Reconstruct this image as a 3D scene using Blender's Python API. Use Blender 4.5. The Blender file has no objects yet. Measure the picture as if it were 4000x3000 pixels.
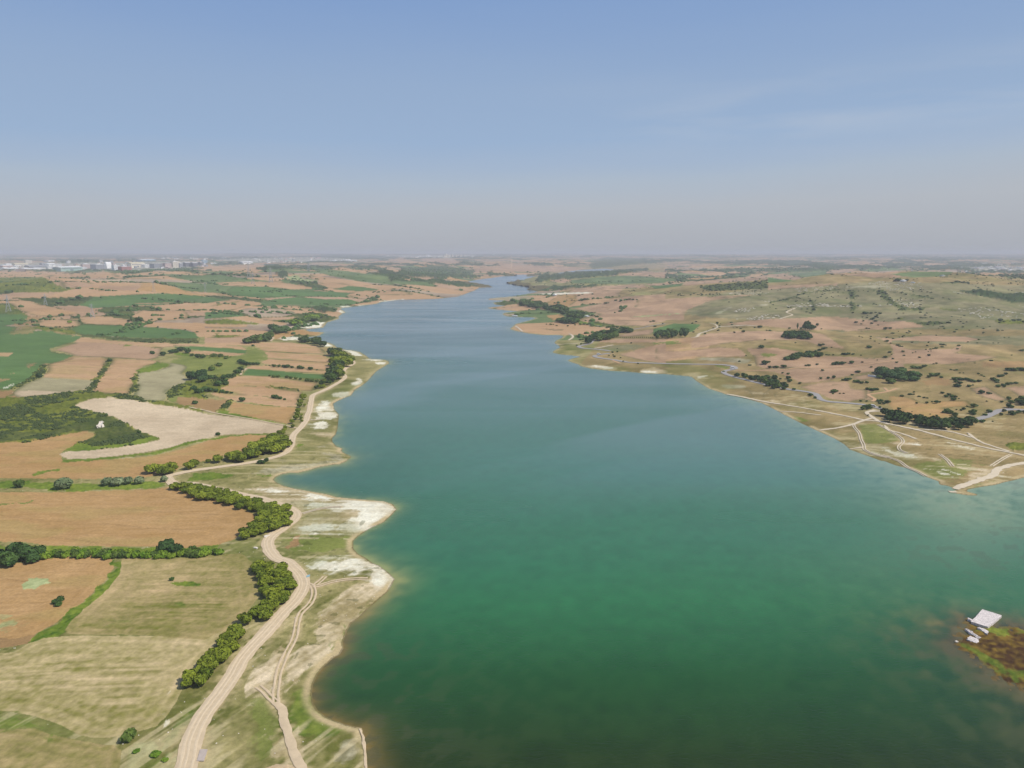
import bpy, bmesh, math, random
import numpy as np
from mathutils import Vector, Matrix
random.seed(7); rng = np.random.default_rng(11)
C = bpy.context.scene.collection
scn = bpy.context.scene
R = math.radians
# ---------------------------------------------------------------- camera, sky, sun, exposure
H = 120.0; FL = 2750.0; PITCH = math.atan(510 / FL)      # a drone 120 m above the lake
cd = bpy.data.cameras.new('camera'); cam = bpy.data.objects.new('camera', cd); C.objects.link(cam)
cam.location = (0, 0, H); cam.rotation_euler = (R(90) - PITCH, 0, 0)
cd.sensor_width = 36; cd.lens = 36 * FL / 4000; cd.clip_start = 1; cd.clip_end = 120000
scn.camera = cam
scn.view_settings.view_transform = 'Standard'; scn.view_settings.look = 'None'
scn.view_settings.exposure = 0.0; scn.view_settings.gamma = 1
SUN_AZ = R(104); SUN_EL = R(50)                         # to the right of the drone and a little behind it
def lin(c):
    return tuple((v / 12.92 if v <= .04045 else ((v + .055) / 1.055) ** 2.4) for v in [x / 255 for x in c])
w = bpy.data.worlds.new('World'); scn.world = w; w.use_nodes = True
nt = w.node_tree; nt.nodes.clear()
def N(nt, t, **k):
    n = nt.nodes.new(t)
    for a, b in k.items():
        if a.startswith('i_'):
            n.inputs[a[2:].replace('_', ' ')].default_value = b
        else: setattr(n, a, b)
    return n
def math_(nt, op, a, b=None, c=None, clamp=False):
    n = nt.nodes.new('ShaderNodeMath'); n.operation = op; n.use_clamp = clamp
    for i, v in enumerate((a, b, c)):
        if v is None: continue
        if isinstance(v, (int, float)): n.inputs[i].default_value = v
        else: nt.links.new(v, n.inputs[i])
    return n.outputs[0]
def mixc(nt, f, a, b, mode='MIX'):
    n = nt.nodes.new('ShaderNodeMix'); n.data_type = 'RGBA'; n.blend_type = mode
    for s, v in ((n.inputs[0], f), (n.inputs[6], a), (n.inputs[7], b)):
        if isinstance(v, (int, float)): s.default_value = v
        elif isinstance(v, tuple): s.default_value = v + (1,) if len(v) == 3 else v
        else: nt.links.new(v, s)
    return n.outputs[2]
def ramp(nt, f, stops, mode='LINEAR'):
    n = nt.nodes.new('ShaderNodeValToRGB'); n.color_ramp.interpolation = mode
    e = n.color_ramp.elements
    while len(e) < len(stops): e.new(0.5)
    for el, (p, c) in zip(e, stops): el.position = p; el.color = tuple(c) + (1,)
    nt.links.new(f, n.inputs[0]); return n.outputs[0]
tc = N(nt, 'ShaderNodeTexCoord'); sep = N(nt, 'ShaderNodeSeparateXYZ'); nt.links.new(tc.outputs['Generated'], sep.inputs[0])
elev = math_(nt, 'ARCSINE', sep.outputs['Z'])           # radians
az = math_(nt, 'ARCTAN2', sep.outputs['X'], sep.outputs['Y'])
sky = N(nt, 'ShaderNodeTexSky', sky_type='NISHITA', sun_disc=False, sun_elevation=SUN_EL, sun_rotation=SUN_AZ,
        altitude=100, air_density=1.3, dust_density=2.0, ozone_density=1.5)
skyc = mixc(nt, 1.0, sky.outputs[0], (.1, .1, .1), 'MULTIPLY')
# the hazy lower sky: a smog bank up to about seven degrees, thin cirrus on the right
wob = N(nt, 'ShaderNodeTexNoise', i_Scale=2.2, i_Detail=3.0)
mp = N(nt, 'ShaderNodeMapping'); mp.inputs['Scale'].default_value = (1, 1, 7); nt.links.new(tc.outputs['Generated'], mp.inputs[0]); nt.links.new(mp.outputs[0], wob.inputs['Vector'])
ew = math_(nt, 'ADD', elev, math_(nt, 'MULTIPLY', math_(nt, 'SUBTRACT', wob.outputs[0], .5), .035))
ew = math_(nt, 'ADD', ew, math_(nt, 'MULTIPLY', az, -.015))
f = math_(nt, 'DIVIDE', ew, R(40), clamp=True)
SK = [(0, (170, 174, 181)), (1.2, (174, 178, 185)), (3.4, (179, 185, 193)), (5.6, (172, 186, 202)), (6.9, (163, 182, 206)), (8.6, (154, 178, 208)), (12, (149, 173, 205)), (18, (131, 160, 203)), (40, (84, 124, 180))]
grad = ramp(nt, f, [(e / 40, lin(c)) for e, c in SK])
cir = N(nt, 'ShaderNodeTexNoise', i_Scale=3.0, i_Detail=6.0, i_Roughness=.55, i_Distortion=.4)
mp2 = N(nt, 'ShaderNodeMapping'); mp2.inputs['Scale'].default_value = (1.0, 1.0, 9.0); mp2.inputs['Rotation'].default_value = (0, R(-6), 0)
nt.links.new(tc.outputs['Generated'], mp2.inputs[0]); nt.links.new(mp2.outputs[0], cir.inputs['Vector'])
cm = math_(nt, 'MULTIPLY', math_(nt, 'SUBTRACT', cir.outputs[0], .42), 3.6, clamp=True)
band = ramp(nt, math_(nt, 'DIVIDE', elev, R(20), clamp=True), [(0, (0, 0, 0)), (.33, (0, 0, 0)), (.48, (1, 1, 1)), (.56, (.6, .6, .6)), (.68, (0, 0, 0))])
side = math_(nt, 'MULTIPLY_ADD', az, 2.6, .02, clamp=True)
cfac = math_(nt, 'MULTIPLY', math_(nt, 'MULTIPLY', cm, band), math_(nt, 'MULTIPLY', side, .62))
grad = mixc(nt, cfac, grad, lin((186, 196, 210)))
up = math_(nt, 'DIVIDE', math_(nt, 'SUBTRACT', elev, R(28)), R(22), clamp=True)
bg = N(nt, 'ShaderNodeBackground'); nt.links.new(mixc(nt, up, grad, skyc), bg.inputs[0]); bg.inputs[1].default_value = 1.0
wo = N(nt, 'ShaderNodeOutputWorld'); nt.links.new(bg.outputs[0], wo.inputs[0])
sl = bpy.data.lights.new('sun', 'SUN'); sl.energy = 4.0; sl.angle = R(.53); sl.color = (1, .95, .88)
sun = bpy.data.objects.new('sun', sl); C.objects.link(sun)
sd_ = Vector((math.sin(SUN_AZ) * math.cos(SUN_EL), math.cos(SUN_AZ) * math.cos(SUN_EL), math.sin(SUN_EL)))
sun.rotation_euler = (-sd_).to_track_quat('-Z', 'Y').to_euler(); sun.location = (0, 0, 400)

# ---------------------------------------------------------------- survey frames: map notes are taken in tiles of a 4000 x 3000 chart
CR = {'A': (0, 1200, 2.765), 'B': (800, 1100, 2.765), 'C': (0, 1700, 2.765), 'D': (700, 1600, 2.765), 'E': (0, 2300, 2.37), 'F': (700, 2200, 2.074),
      'G': (3600, 2300, 4.1475), 'h': (3200, 1500, 2.765), 'I': (2700, 1250, 2.765), 'J': (3300, 1000, 3.16), 'K': (1800, 1050, 2.765),
      '1': (0, 960, 2.212), '2': (1000, 960, 2.212), '3': (2000, 960, 2.212), '4': (3000, 960, 2.212), 'Z': (0, 0, .553), 'S': (0, 0, 1.0),
      'X': (700, 2700, 5.53), 'V': (500, 980, 4.424), 'U': (0, 980, 4.424), 'W': (1850, 1000, 3.687)}
def px(code, pts):
    ox, oy, s = CR[code]
    a = np.array(pts, float).reshape(-1, 2)
    return np.stack([ox + a[:, 0] / s, oy + a[:, 1] / s], 1)
cp_, sp_ = math.cos(PITCH), math.sin(PITCH)
def project(X, Y, Z):
    d = Y * cp_ - (Z - H) * sp_; u = Y * sp_ + (Z - H) * cp_
    return 2000 + FL * X / d, 1500 - FL * u / d
def flat(p):                                              # chart -> lake level
    a = (p[:, 0] - 2000) / FL; b = (1500 - p[:, 1]) / FL
    dy = cp_ + b * sp_; dz = -sp_ + b * cp_
    s = -H / dz
    return np.stack([a * s, dy * s], 1)
def inpoly(x, y, P):
    x0, y0 = P.min(0); x1, y1 = P.max(0)
    m = (x >= x0) & (x <= x1) & (y >= y0) & (y <= y1)
    idx = np.nonzero(m.ravel())[0]
    xs = x.ravel()[idx]; ys = y.ravel()[idx]; c = np.zeros(len(idx), bool)
    n = len(P); j = n - 1
    for i in range(n):
        xi, yi = P[i]; xj, yj = P[j]
        if yi != yj:
            c ^= ((yi > ys) != (yj > ys)) & (xs < (xj - xi) * (ys - yi) / (yj - yi) + xi)
        j = i
    out = np.zeros(x.size, bool); out[idx] = c
    return out.reshape(x.shape)
# ---------------------------------------------------------------- noise
def _hash(ix, iy, s):
    h = (ix.astype(np.int64) * 374761393 + iy.astype(np.int64) * 668265263 + s * 1442695041) & 0xffffffff
    h = ((h ^ (h >> 13)) * 1274126177) & 0xffffffff
    return ((h ^ (h >> 16)) & 0xffff) / 65535.0
def vn(x, y, s=0):
    ix = np.floor(x); iy = np.floor(y); fx = x - ix; fy = y - iy
    fx = fx * fx * fx * (fx * (fx * 6 - 15) + 10); fy = fy * fy * fy * (fy * (fy * 6 - 15) + 10)
    a = _hash(ix, iy, s); b = _hash(ix + 1, iy, s); c = _hash(ix, iy + 1, s); d = _hash(ix + 1, iy + 1, s)
    return (a + (b - a) * fx) * (1 - fy) + (c + (d - c) * fx) * fy - .5
def fbm(x, y, s=0, o=3, g=.5):
    r = 0; a = 1
    for k in range(o):
        r = r + a * vn(x * 1.0 + 17.3 * k, y + 5.1 * k, s + k); x = (x * .8 - y * .6) * 2.03; y, a = (y * .8 + x / 2.03 * .6) * 2.03, a * g
    return r * 1.6
def sst(x, a, b):
    t = np.clip((x - a) / (b - a), 0, 1); return t * t * (3 - 2 * t)
# ---------------------------------------------------------------- lake outline
def cat(*a): return np.concatenate([px(c, p) for c, p in a])
LAKE = cat(('S', [(1440, 3900), (1437, 3000)]),
 ('F', [(1530,1659),(1515,1520),(1495,1400),(1480,1335),(1430,1325),(1340,1305),(1250,1270),(1180,1240),(1120,1190),(1085,1130),(1075,1060),(1085,980),(1120,900),(1170,840),(1250,765),(1300,740),(1330,690),(1325,640),(1350,570),(1390,490),(1460,440),(1530,370),(1620,290),(1690,230),(1748,130),(1700,80),(1620,20)]),
 ('D', [(2090,1659),(2010,1600),(1930,1560),(1880,1500),(1880,1420),(1930,1370),(2050,1290),(2212,1215)]),
 ('S', [(1530,2012),(1550,1990),(1535,1970),(1500,1958)]),
 ('D', [(1900,965),(1700,945),(1600,915),(1400,880),(1250,855),(1130,825),(1060,795),(1020,760),(1040,730),(1100,700),(1200,680),(1280,683),(1400,655),(1500,625),(1650,595),(1730,590),(1800,560),(1860,510),(1800,480),(1750,450),(1765,420),(1700,400),(1655,350),(1650,310),(1690,270),(1710,200),(1720,100),(1725,50)]),
 ('B', [(1450,1440),(1400,1380),(1385,1320),(1430,1290),(1500,1260),(1580,1230),(1620,1170),(1700,1120),(1760,1070),(1850,970),(1930,920),(1990,885),(1985,860),(1940,845),(1860,840),(1780,835),(1740,800),(1680,765),(1600,745),(1500,735),(1430,715),(1400,690),(1340,660),(1260,655),(1190,625),(1100,615),(1050,610),(1120,600),(1230,585),(1290,550),(1240,545),(1130,540),(1085,520),(1150,510),(1280,495),(1300,470),(1320,440),(1420,410),(1450,400),(1440,380),(1490,340),(1520,340),(1500,315),(1460,300),(1480,285),(1650,265),(1850,240),(1900,220),(2100,195)]),
 ('2', [(1540,460),(1740,440),(1890,385),(1930,360),(1870,345),(1790,335),(1800,315),(1900,295),(2090,270)]),
 ('K', [(560,65),(680,62),(860,70),(760,95),(700,110),(640,145),(650,160),(760,180),(830,190),(900,200),(1010,203),(860,235),(800,255),(700,275),(600,295),(500,305),(400,312),(300,325),(310,335),(450,340),(520,347),(350,365),(370,385),(490,400),(300,420),(290,425),(400,440),(630,460),(480,475),(450,490),(500,515),(620,520),(780,525),(815,535),(740,560),(600,595),(530,650),(600,670),(750,700),(900,715),(1060,715),(1110,725),(1090,750),(1030,775),(1010,800),(1060,830),(1075,850),(1000,890),(995,905),(1080,925),(1200,935),(1300,950),(1200,970),(1155,990),(1200,1010),(1280,1035),(1290,1050),(1400,1075),(1600,1100),(1800,1110),(2000,1130),(2200,1135)]),
 ('I', [(0,610),(60,660),(190,740),(330,785),(380,805),(540,835),(640,860),(760,895),(850,940),(940,985),(1000,1020),(1080,1060),(1200,1120),(1340,1185),(1440,1230),(1550,1280),(1650,1340),(1720,1400),(1830,1440),(1900,1465),(2050,1520)]),
 ('h', [(700,830),(830,880),(960,910),(1060,950),(1150,1000),(1290,1050),(1300,1085),(1390,1100),(1470,1130),(1500,1140),(1420,1165),(1500,1185),(1600,1200),(1720,1205),(1700,1190),(1590,1160),(1600,1140),(1750,1110),(1900,1090),(2000,1060),(2100,1040),(2212,1010)]),
 ('S', [(4400,1790),(5200,1740),(7000,1800),(7000,3900)]))
RIVER = px('3', [(380,238),(560,212),(800,198),(905,207),(700,226),(500,249)])
ISLET = px('G', [(620,850),(700,700),(760,600),(840,530),(980,560),(1120,620),(1300,640),(1540,620),(1700,690),(2600,1000),(3400,1500),(3300,2200),(2400,2200),(1659,1600),(1400,1530),(1200,1430),(1130,1300),(980,1190),(740,1030),(560,980),(540,900)])
RIVW = flat(RIVER)
LW, IW = flat(LAKE), flat(ISLET)
def pdist(x, y, P):
    n = len(P); xs = x.ravel(); ys = y.ravel(); d = np.full(xs.shape, 1e9)
    for i in range(n):
        a = P[i - 1]; b = P[i]; ex, ey = b - a; L = ex * ex + ey * ey + 1e-9
        t = np.clip(((xs - a[0]) * ex + (ys - a[1]) * ey) / L, 0, 1)
        d = np.minimum(d, (xs - a[0] - t * ex) ** 2 + (ys - a[1] - t * ey) ** 2)
    return np.sqrt(d).reshape(x.shape)
def shore(x, y):                                          # metres from the waterline, land positive
    s = pdist(x, y, LW) * np.where(inpoly(x, y, LW), -1, 1)
    r = pdist(x, y, RIVW) * np.where(inpoly(x, y, RIVW), -1, 1)
    i = pdist(x, y, IW) * np.where(inpoly(x, y, IW), 1, -1)
    return np.maximum(np.minimum(s, r), i)
# ---------------------------------------------------------------- land cover: (dark, light) colour as seen in plain sun
PAL = {
 'grass': ((124,122,70), (182,168,122)), 'dry': ((138,122,80), (184,158,118)), 'hill': ((122,120,86), (162,150,118)),
 'tan': ((184,146,112), (212,173,142)), 'orange': ((174,136,88), (204,164,122)), 'pink': ((174,140,116), (202,166,142)), 'brown': ((150,118,84), (184,150,110)),
 'plow': ((156,134,120), (198,176,158)), 'pale': ((188,166,140), (228,206,180)), 'paleg': ((158,148,120), (190,178,148)),
 'hay': ((134,130,70), (208,180,142)), 'straw': ((150,142,86), (218,194,158)), 'crop': ((78,108,58), (108,138,82)), 'cropd': ((92,114,70), (126,142,94)),
 'meadow': ((112,124,58), (146,150,84)), 'bright': ((86,112,34), (136,150,60)), 'scrub': ((84,98,34), (138,140,60)), 'scrubd': ((66,82,38), (108,114,62)),
 'wood': ((48,68,34), (78,96,52)), 'sand': ((212,196,168), (255,250,236)), 'dusty': ((176,158,118), (234,214,186)), 'rock': ((150,142,118), (206,196,176)),
 'isle': ((88,64,38), (130,104,48)), 'urban': ((150,146,136), (206,200,190)), 'track': ((196,166,134), (226,202,172)),
 'weed': ((136,150,98), (190,196,150))}
M = []                                                    # (class, tile, points) painted in this order
def m(cl, t, *p):
    P = px(t, p); P[:, 0] = np.where(P[:, 0] <= 2, -1500, np.where(P[:, 0] >= 3998, 5500, P[:, 0])); M.append((cl, P, t))   # fields run on past the chart's edge
# far left and far right
m('grass','K',(640,150),(700,108),(860,72),(1100,60),(1600,20),(2212,20),(2212,200),(1500,192),(1000,203),(760,180)); m('pink','K',(950,130),(1000,100),(1180,95),(1200,130),(1100,155)); m('cropd','K',(1190,125),(1500,90),(1900,70),(2212,110),(2212,150),(1700,160),(1200,155)); m('pink','K',(1700,60),(2212,30),(2212,100),(1900,70)); m('dry','K',(860,75),(1300,-40),(2212,-60),(2212,25),(1600,20),(1100,60))
m('hill','Z',(1480,680),(1500,640),(1650,622),(1800,614),(1900,608),(2212,640),(2600,660),(2600,790),(2212,760),(1900,740),(1750,700),(1600,690))
m('tan','1',(0,220),(560,225),(650,240),(420,270),(0,275)); m('tan','1',(640,240),(900,220),(990,240),(1110,290),(1000,285),(700,250))
m('tan','1',(440,275),(700,290),(1000,310),(1260,330),(1100,350),(820,340),(600,300)); m('scrub','1',(-100,290),(100,275),(380,270),(500,340),(680,375),(500,400),(-100,430))
m('pink','1',(420,280),(500,290),(700,360),(560,370)); m('tan','1',(-100,430),(400,440),(640,370),(860,345),(850,370),(1380,400),(1400,415),(1100,430),(900,445),(460,450))
m('crop','1',(440,455),(800,440),(1400,410),(1700,430),(1800,450),(1500,490),(1100,520),(800,540),(560,470)); m('scrubd','1',(100,450),(460,450),(800,440),(700,520),(450,520),(600,560),(400,520))
m('cropd','1',(1660,470),(1800,440),(1940,460),(1750,500)); m('tan','1',(1150,495),(1500,490),(1500,498),(1180,505)); m('tan','1',(1620,485),(1730,510),(1500,555),(1310,520))
m('tan','1',(1620,555),(1900,500),(2060,460),(2212,480),(2212,510),(2000,555),(1650,580)); m('tan','1',(1140,610),(1200,565),(1600,560),(1635,600),(1600,640),(1250,650))
m('scrubd','1',(830,560),(900,530),(1300,520),(1440,565),(1180,560),(1130,610),(950,600)); m('tan','1',(1870,310),(2000,300),(2240,330),(2000,355)); m('tan','1',(1580,180),(2212,165),(2400,180),(2212,228),(1800,215))
m('scrubd','1',(1020,210),(1330,190),(1600,190),(1740,230),(1350,215),(1160,245),(1050,245)); m('tan','1',(1160,245),(1370,215),(1790,250),(1700,260),(1400,235)); m('tan','1',(1140,285),(1450,262),(1640,305),(1400,290))
m('cropd','1',(1180,262),(1500,245),(1900,270),(2212,330),(1850,330),(1640,300),(1450,258)); m('cropd','1',(1400,310),(1880,330),(2212,360),(2212,400),(1900,410),(1600,390))
m('tan','1',(1550,395),(1850,405),(2212,440),(2212,460),(1800,425))
m('tan','1',(0,478),(250,476),(400,520),(700,590),(450,612),(300,605),(230,580),(90,500)); m('scrub','1',(0,510),(90,510),(260,600),(0,570))
m('tan','2',(350,240),(600,270),(900,310),(1200,370),(1150,385),(800,340),(530,300)); m('tan','2',(800,400),(1050,385),(1300,400),(1380,420),(820,450)); m('crop','2',(660,375),(820,345),(1060,375),(950,400))
m('tan','2',(0,345),(180,330),(520,370),(300,378)); m('cropd','2',(450,190),(800,220),(1150,270),(1200,340),(900,310),(600,250)); m('scrubd','2',(1300,200),(1600,165),(1900,220),(1800,260),(1300,250))
m('tan','2',(1130,120),(1250,115),(1650,175),(1450,165)); m('tan','2',(1080,210),(1150,195),(1310,220),(1200,240)); m('tan','2',(600,190),(800,195),(1100,240),(900,230)); m('pink','2',(1400,112),(1700,110),(1780,160),(1650,165))
m('pink','2',(1900,190),(2212,170),(2500,190),(2212,220),(1950,220)); m('tan','2',(40,270),(130,255),(250,320),(60,300))
m('wood','2',(290,310),(530,310),(540,340),(610,370),(450,365),(300,320)); m('weed','2',(260,270),(350,250),(420,290),(540,300),(330,315)); m('wood','2',(160,235),(270,235),(280,260),(230,285)); m('wood','2',(0,205),(220,180),(300,200),(100,215))
m('pink','2',(1230,270),(1500,272),(1620,310),(1450,300)); m('tan','2',(1250,285),(1370,290),(1330,308)); m('wood','2',(1250,100),(780,80),(300,95),(420,115),(1100,118))
m('pink','3',(-100,160),(660,190),(500,222),(-100,226)); m('pink','3',(900,250),(1150,215),(1330,240),(1100,300)); m('scrubd','3',(800,95),(1100,110),(1160,150),(700,200),(660,170))
m('cropd','3',(860,290),(960,258),(1180,265),(1300,300),(1000,330),(700,330)); m('crop','3',(1180,345),(1480,325),(1460,350),(1240,372)); m('crop','3',(850,370),(1070,360),(1080,372))
m('pink','3',(500,360),(1150,330),(1160,360),(820,375),(850,395),(650,395),(480,380)); m('pink','3',(1150,330),(1500,315),(2212,255),(2212,290),(1500,345),(1480,325),(1200,350))
m('scrubd','3',(1600,350),(2212,300),(2212,370),(1700,390)); m('pink','3',(1080,470),(2100,420),(1700,480),(1500,560),(1480,640),(600,660),(560,640),(720,590),(1050,540))
m('weed','3',(1050,612),(1450,582),(1452,590),(1070,618)); m('sand','3',(230,415),(400,408),(650,400),(700,405),(650,412),(300,425))
m('cropd','4',(140,240),(510,218),(500,250),(300,275)); m('crop','4',(0,272),(240,305),(0,320)); m('pink','4',(0,250),(140,245),(300,275),(240,300),(50,280)); m('pink','4',(520,210),(780,205),(700,235),(560,250))
m('pink','4',(620,245),(1150,220),(1120,238),(1060,245),(1250,270),(900,280)); m('cropd','4',(1060,245),(1240,225),(1600,225),(1550,262),(1250,275)); m('cropd','4',(800,215),(1000,195),(1250,205),(900,225)); m('pink','4',(0,345),(600,325),(600,340),(0,380))
m('urban','4',(1640,190),(2000,180),(2350,120),(2350,235),(1850,225)); m('urban','2',(-400,120),(500,100),(850,120),(700,140),(0,145)); m('urban','1',(0,165),(700,150),(1750,135),(1700,190),(1100,215),(0,220)); m('urban','2',(1150,85),(1900,78),(1880,92),(1600,108),(1300,105))
m('scrubd','4',(1980,250),(2212,240),(2212,290),(2080,285)); m('wood','3',(240,262),(350,262),(500,240),(760,228),(1180,205),(1180,215),(850,262),(700,275),(350,300),(230,322),(210,305)); m('wood','3',(230,395),(350,375),(480,366),(780,345),(700,362),(380,385))
# near left of the river, from the ridge to the plantations (tile B)
m('tan','S',(2560,1325),(2700,1318),(2780,1300),(2760,1395),(2600,1412),(2560,1400)); m('meadow','S',(2560,1334),(2640,1332),(2650,1342),(2570,1348))
m('crop','B',(280,60),(600,45),(900,85),(1500,115),(1700,145),(1560,170),(1000,160),(640,180),(240,150),(240,90)); m('tan','B',(110,10),(500,0),(800,0),(1200,75),(700,55),(350,50),(180,40)); m('tan','B',(1230,0),(1450,10),(2050,75),(2000,95),(1600,45),(1390,80),(1300,50))
m('crop','B',(1390,85),(1560,45),(1870,85),(1750,110)); m('tan','B',(1530,155),(1600,110),(1870,90),(2212,115),(2212,140),(1850,150),(1570,180)); m('scrubd','B',(930,10),(1250,30),(1330,75),(1130,60))
m('crop','B',(0,170),(220,195),(0,230)); m('scrubd','B',(0,140),(300,165),(610,190),(620,225),(500,215),(220,190),(0,165)); m('tan','B',(0,135),(300,150),(680,185),(650,190),(300,165),(0,145))
m('crop','B',(620,230),(740,190),(1000,165),(1300,190),(1550,190),(1700,230),(1650,240),(1300,265),(1000,250),(740,245)); m('tan','B',(740,255),(1000,260),(1300,340),(1250,350),(900,290),(740,270)); m('wood','B',(1130,285),(1280,270),(1440,320),(1300,340))
m('tan','B',(0,235),(300,190),(600,225),(620,250),(430,270),(310,310),(200,325),(0,325)); m('scrub','B',(80,262),(380,210),(385,216),(120,262)); m('crop','B',(0,330),(250,335),(450,370),(30,400),(0,400)); m('scrub','B',(0,420),(250,405),(450,430),(620,460),(560,465),(0,455))
m('tan','B',(40,400),(450,372),(600,400),(850,440),(890,460),(830,470),(650,460),(450,430),(330,405)); m('pink','B',(600,390),(800,385),(1000,380),(1020,400),(900,420),(640,420)); m('plow','B',(350,310),(480,285),(750,290),(960,325),(990,350),(830,380),(600,385),(480,370)); m('scrub','B',(720,430),(1040,388),(1030,400),(900,425),(740,435))
m('tan','B',(0,455),(450,465),(460,490),(100,495),(0,485)); m('tan','B',(0,500),(230,500),(740,540),(640,575),(380,590),(160,585),(0,610)); m('pink','B',(0,610),(460,590),(720,580),(450,660),(0,680)); m('scrub','B',(80,605),(150,545),(160,580),(380,580),(300,603))
m('meadow','B',(440,710),(530,695),(640,760),(690,825),(600,880),(400,870),(380,930),(300,1000),(0,1020),(-400,900),(-250,780),(0,810),(300,810),(430,780))
m('tan','B',(0,680),(400,700),(450,740),(300,720),(0,705)); m('crop','B',(-340,682),(0,708),(300,728),(450,745),(430,775),(300,770),(0,745),(-300,718)); m('tan','B',(-200,755),(0,750),(430,780),(300,805),(0,810))
m('scrub','B',(-400,1150),(0,1020),(180,1010),(330,1000),(400,890),(450,915),(380,1010),(250,1060),(260,1110),(160,1170),(320,1205),(40,1200),(-100,1195)); m('scrub','B',(20,800),(130,785),(270,810),(250,830),(60,830)); m('scrub','B',(60,930),(130,880),(200,890),(110,950))
m('brown','B',(0,1270),(250,1280),(230,1330),(130,1410),(0,1390),(-200,1300)); m('tan','B',(0,660),(900,655),(1250,700),(1330,800),(1250,780),(640,750),(530,690),(0,685)); m('tan','B',(640,757),(1240,787),(1420,860),(1400,880),(690,823)); m('tan','B',(690,830),(1420,880),(1400,920),(1350,960),(1150,945),(700,900),(610,875))
m('dry','B',(1230,710),(1430,720),(1340,810),(1290,790)); m('tan','B',(470,913),(700,908),(1370,965),(1370,1005),(450,935)); m('crop','B',(440,940),(1340,1010),(1300,1060),(1000,1040),(650,1020),(420,1010))
m('tan','B',(250,1060),(360,1017),(700,1032),(1050,1077),(1225,1095),(1160,1180),(1000,1180),(600,1135),(260,1110)); m('tan','B',(165,1160),(260,1113),(650,1142),(1060,1192),(1040,1240),(980,1300),(700,1240),(350,1215)); m('scrub','B',(650,1130),(720,1125),(980,1160),(1040,1185),(880,1160))
m('tan','B',(45,1215),(100,1200),(600,1235),(990,1302),(980,1350),(820,1352),(300,1285)); m('orange','B',(310,1305),(800,1356),(985,1362),(960,1450),(900,1540),(700,1500),(225,1410)); m('bright','B',(480,1305),(820,1350),(810,1356),(500,1316))
m('bright','B',(120,1410),(220,1400),(700,1505),(880,1545),(860,1560),(500,1490),(200,1432)); m('scrub','B',(120,1400),(260,1275),(310,1290),(220,1400))
m('sand','B',(1190,1430),(1220,1405),(1400,1410),(1450,1440),(1380,1490),(1210,1490)); m('sand','B',(1205,1350),(1390,1345),(1400,1395),(1210,1400)); m('sand','B',(1250,1300),(1370,1305),(1340,1340),(1255,1330)); m('sand','B',(1190,1520),(1280,1510),(1380,1550),(1320,1590),(1190,1585))
m('sand','B',(1370,1210),(1500,1190),(1610,1200),(1520,1250),(1380,1250)); m('sand','B',(1590,1110),(1660,1040),(1710,1080),(1640,1120)); m('sand','B',(1490,735),(1600,745),(1720,805),(1620,795)); m('sand','B',(1260,655),(1340,660),(1410,705),(1290,690)); m('sand','B',(830,602),(1010,605),(1000,628),(840,635))
m('sand','B',(1100,465),(1200,440),(1310,440),(1250,470),(1280,490),(1150,490)); m('sand','B',(960,495),(1280,486),(1200,500)); m('sand','B',(1330,432),(1450,402),(1420,425)); m('sand','B',(1455,300),(1520,335),(1500,345),(1460,330)); m('sand','B',(1450,264),(1620,268),(1500,280)); m('sand','B',(1650,253),(1820,248),(1700,265)); m('sand','B',(1880,213),(2150,188),(2150,198),(1900,222))
m('sand','B',(1840,870),(1950,865),(1960,890),(1850,890)); m('sand','B',(1700,838),(1850,838),(1940,848),(1860,850))
# tile A
m('crop','A',(-200,50),(0,50),(230,75),(360,110),(340,150),(200,180),(50,200),(190,215),(150,270),(250,290),(330,260),(500,250),(700,270),(880,320),(800,370),(600,430),(530,450),(560,480),(800,520),(700,570),(560,610),(490,600),(470,680),(380,760),(200,850),(130,890),(0,895),(-200,890))
m('tan','A',(-150,478),(0,478),(160,490),(90,530),(0,545),(-150,545)); m('brown','A',(290,650),(350,600),(375,605),(320,660)); m('sand','A',(60,862),(140,825),(150,830),(80,870)); m('dry','A',(120,720),(170,708),(140,728)); m('dry','A',(0,790),(100,770),(20,810),(0,830))
m('dry','A',(190,200),(400,205),(560,220),(740,222),(700,240),(830,270),(880,320),(740,295),(500,255),(330,240),(350,280),(200,295),(110,285),(200,240)); m('scrub','A',(320,205),(500,215),(820,260),(860,300),(740,290),(540,250),(380,240))
m('brown','A',(130,190),(300,165),(350,140),(355,105),(440,120),(400,150),(300,195)); m('tan','A',(320,195),(460,130),(600,130),(840,150),(870,185),(860,205),(640,215)); m('tan','A',(470,105),(840,125),(850,142),(600,128)); m('brown','A',(300,90),(460,110),(350,190),(100,200),(300,160))
m('tan','A',(860,110),(1100,100),(1400,130),(1420,155),(1700,165),(2212,170),(2212,320),(2140,320),(2100,270),(2000,240),(1700,215),(1200,190),(900,180)); m('crop','A',(740,235),(890,185),(1200,195),(1700,220),(2000,245),(2110,280),(2150,330),(1900,345),(1500,330),(1100,310),(860,290)); m('scrubd','A',(840,285),(1100,305),(1500,340),(2140,330),(2120,390),(1900,395),(1500,378),(1100,338),(880,320))
m('tan','A',(880,325),(1200,362),(1500,380),(2212,402),(2212,422),(1800,432),(1750,440),(1400,405),(1000,380),(800,370)); m('pink','A',(820,370),(1000,380),(1400,408),(1760,440),(1730,510),(1700,545),(1600,570),(1200,545),(830,528),(700,490),(590,465),(780,400)); m('bright','A',(1320,415),(1420,403),(1380,425)); m('bright','A',(1600,430),(1740,440),(1700,445))
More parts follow.
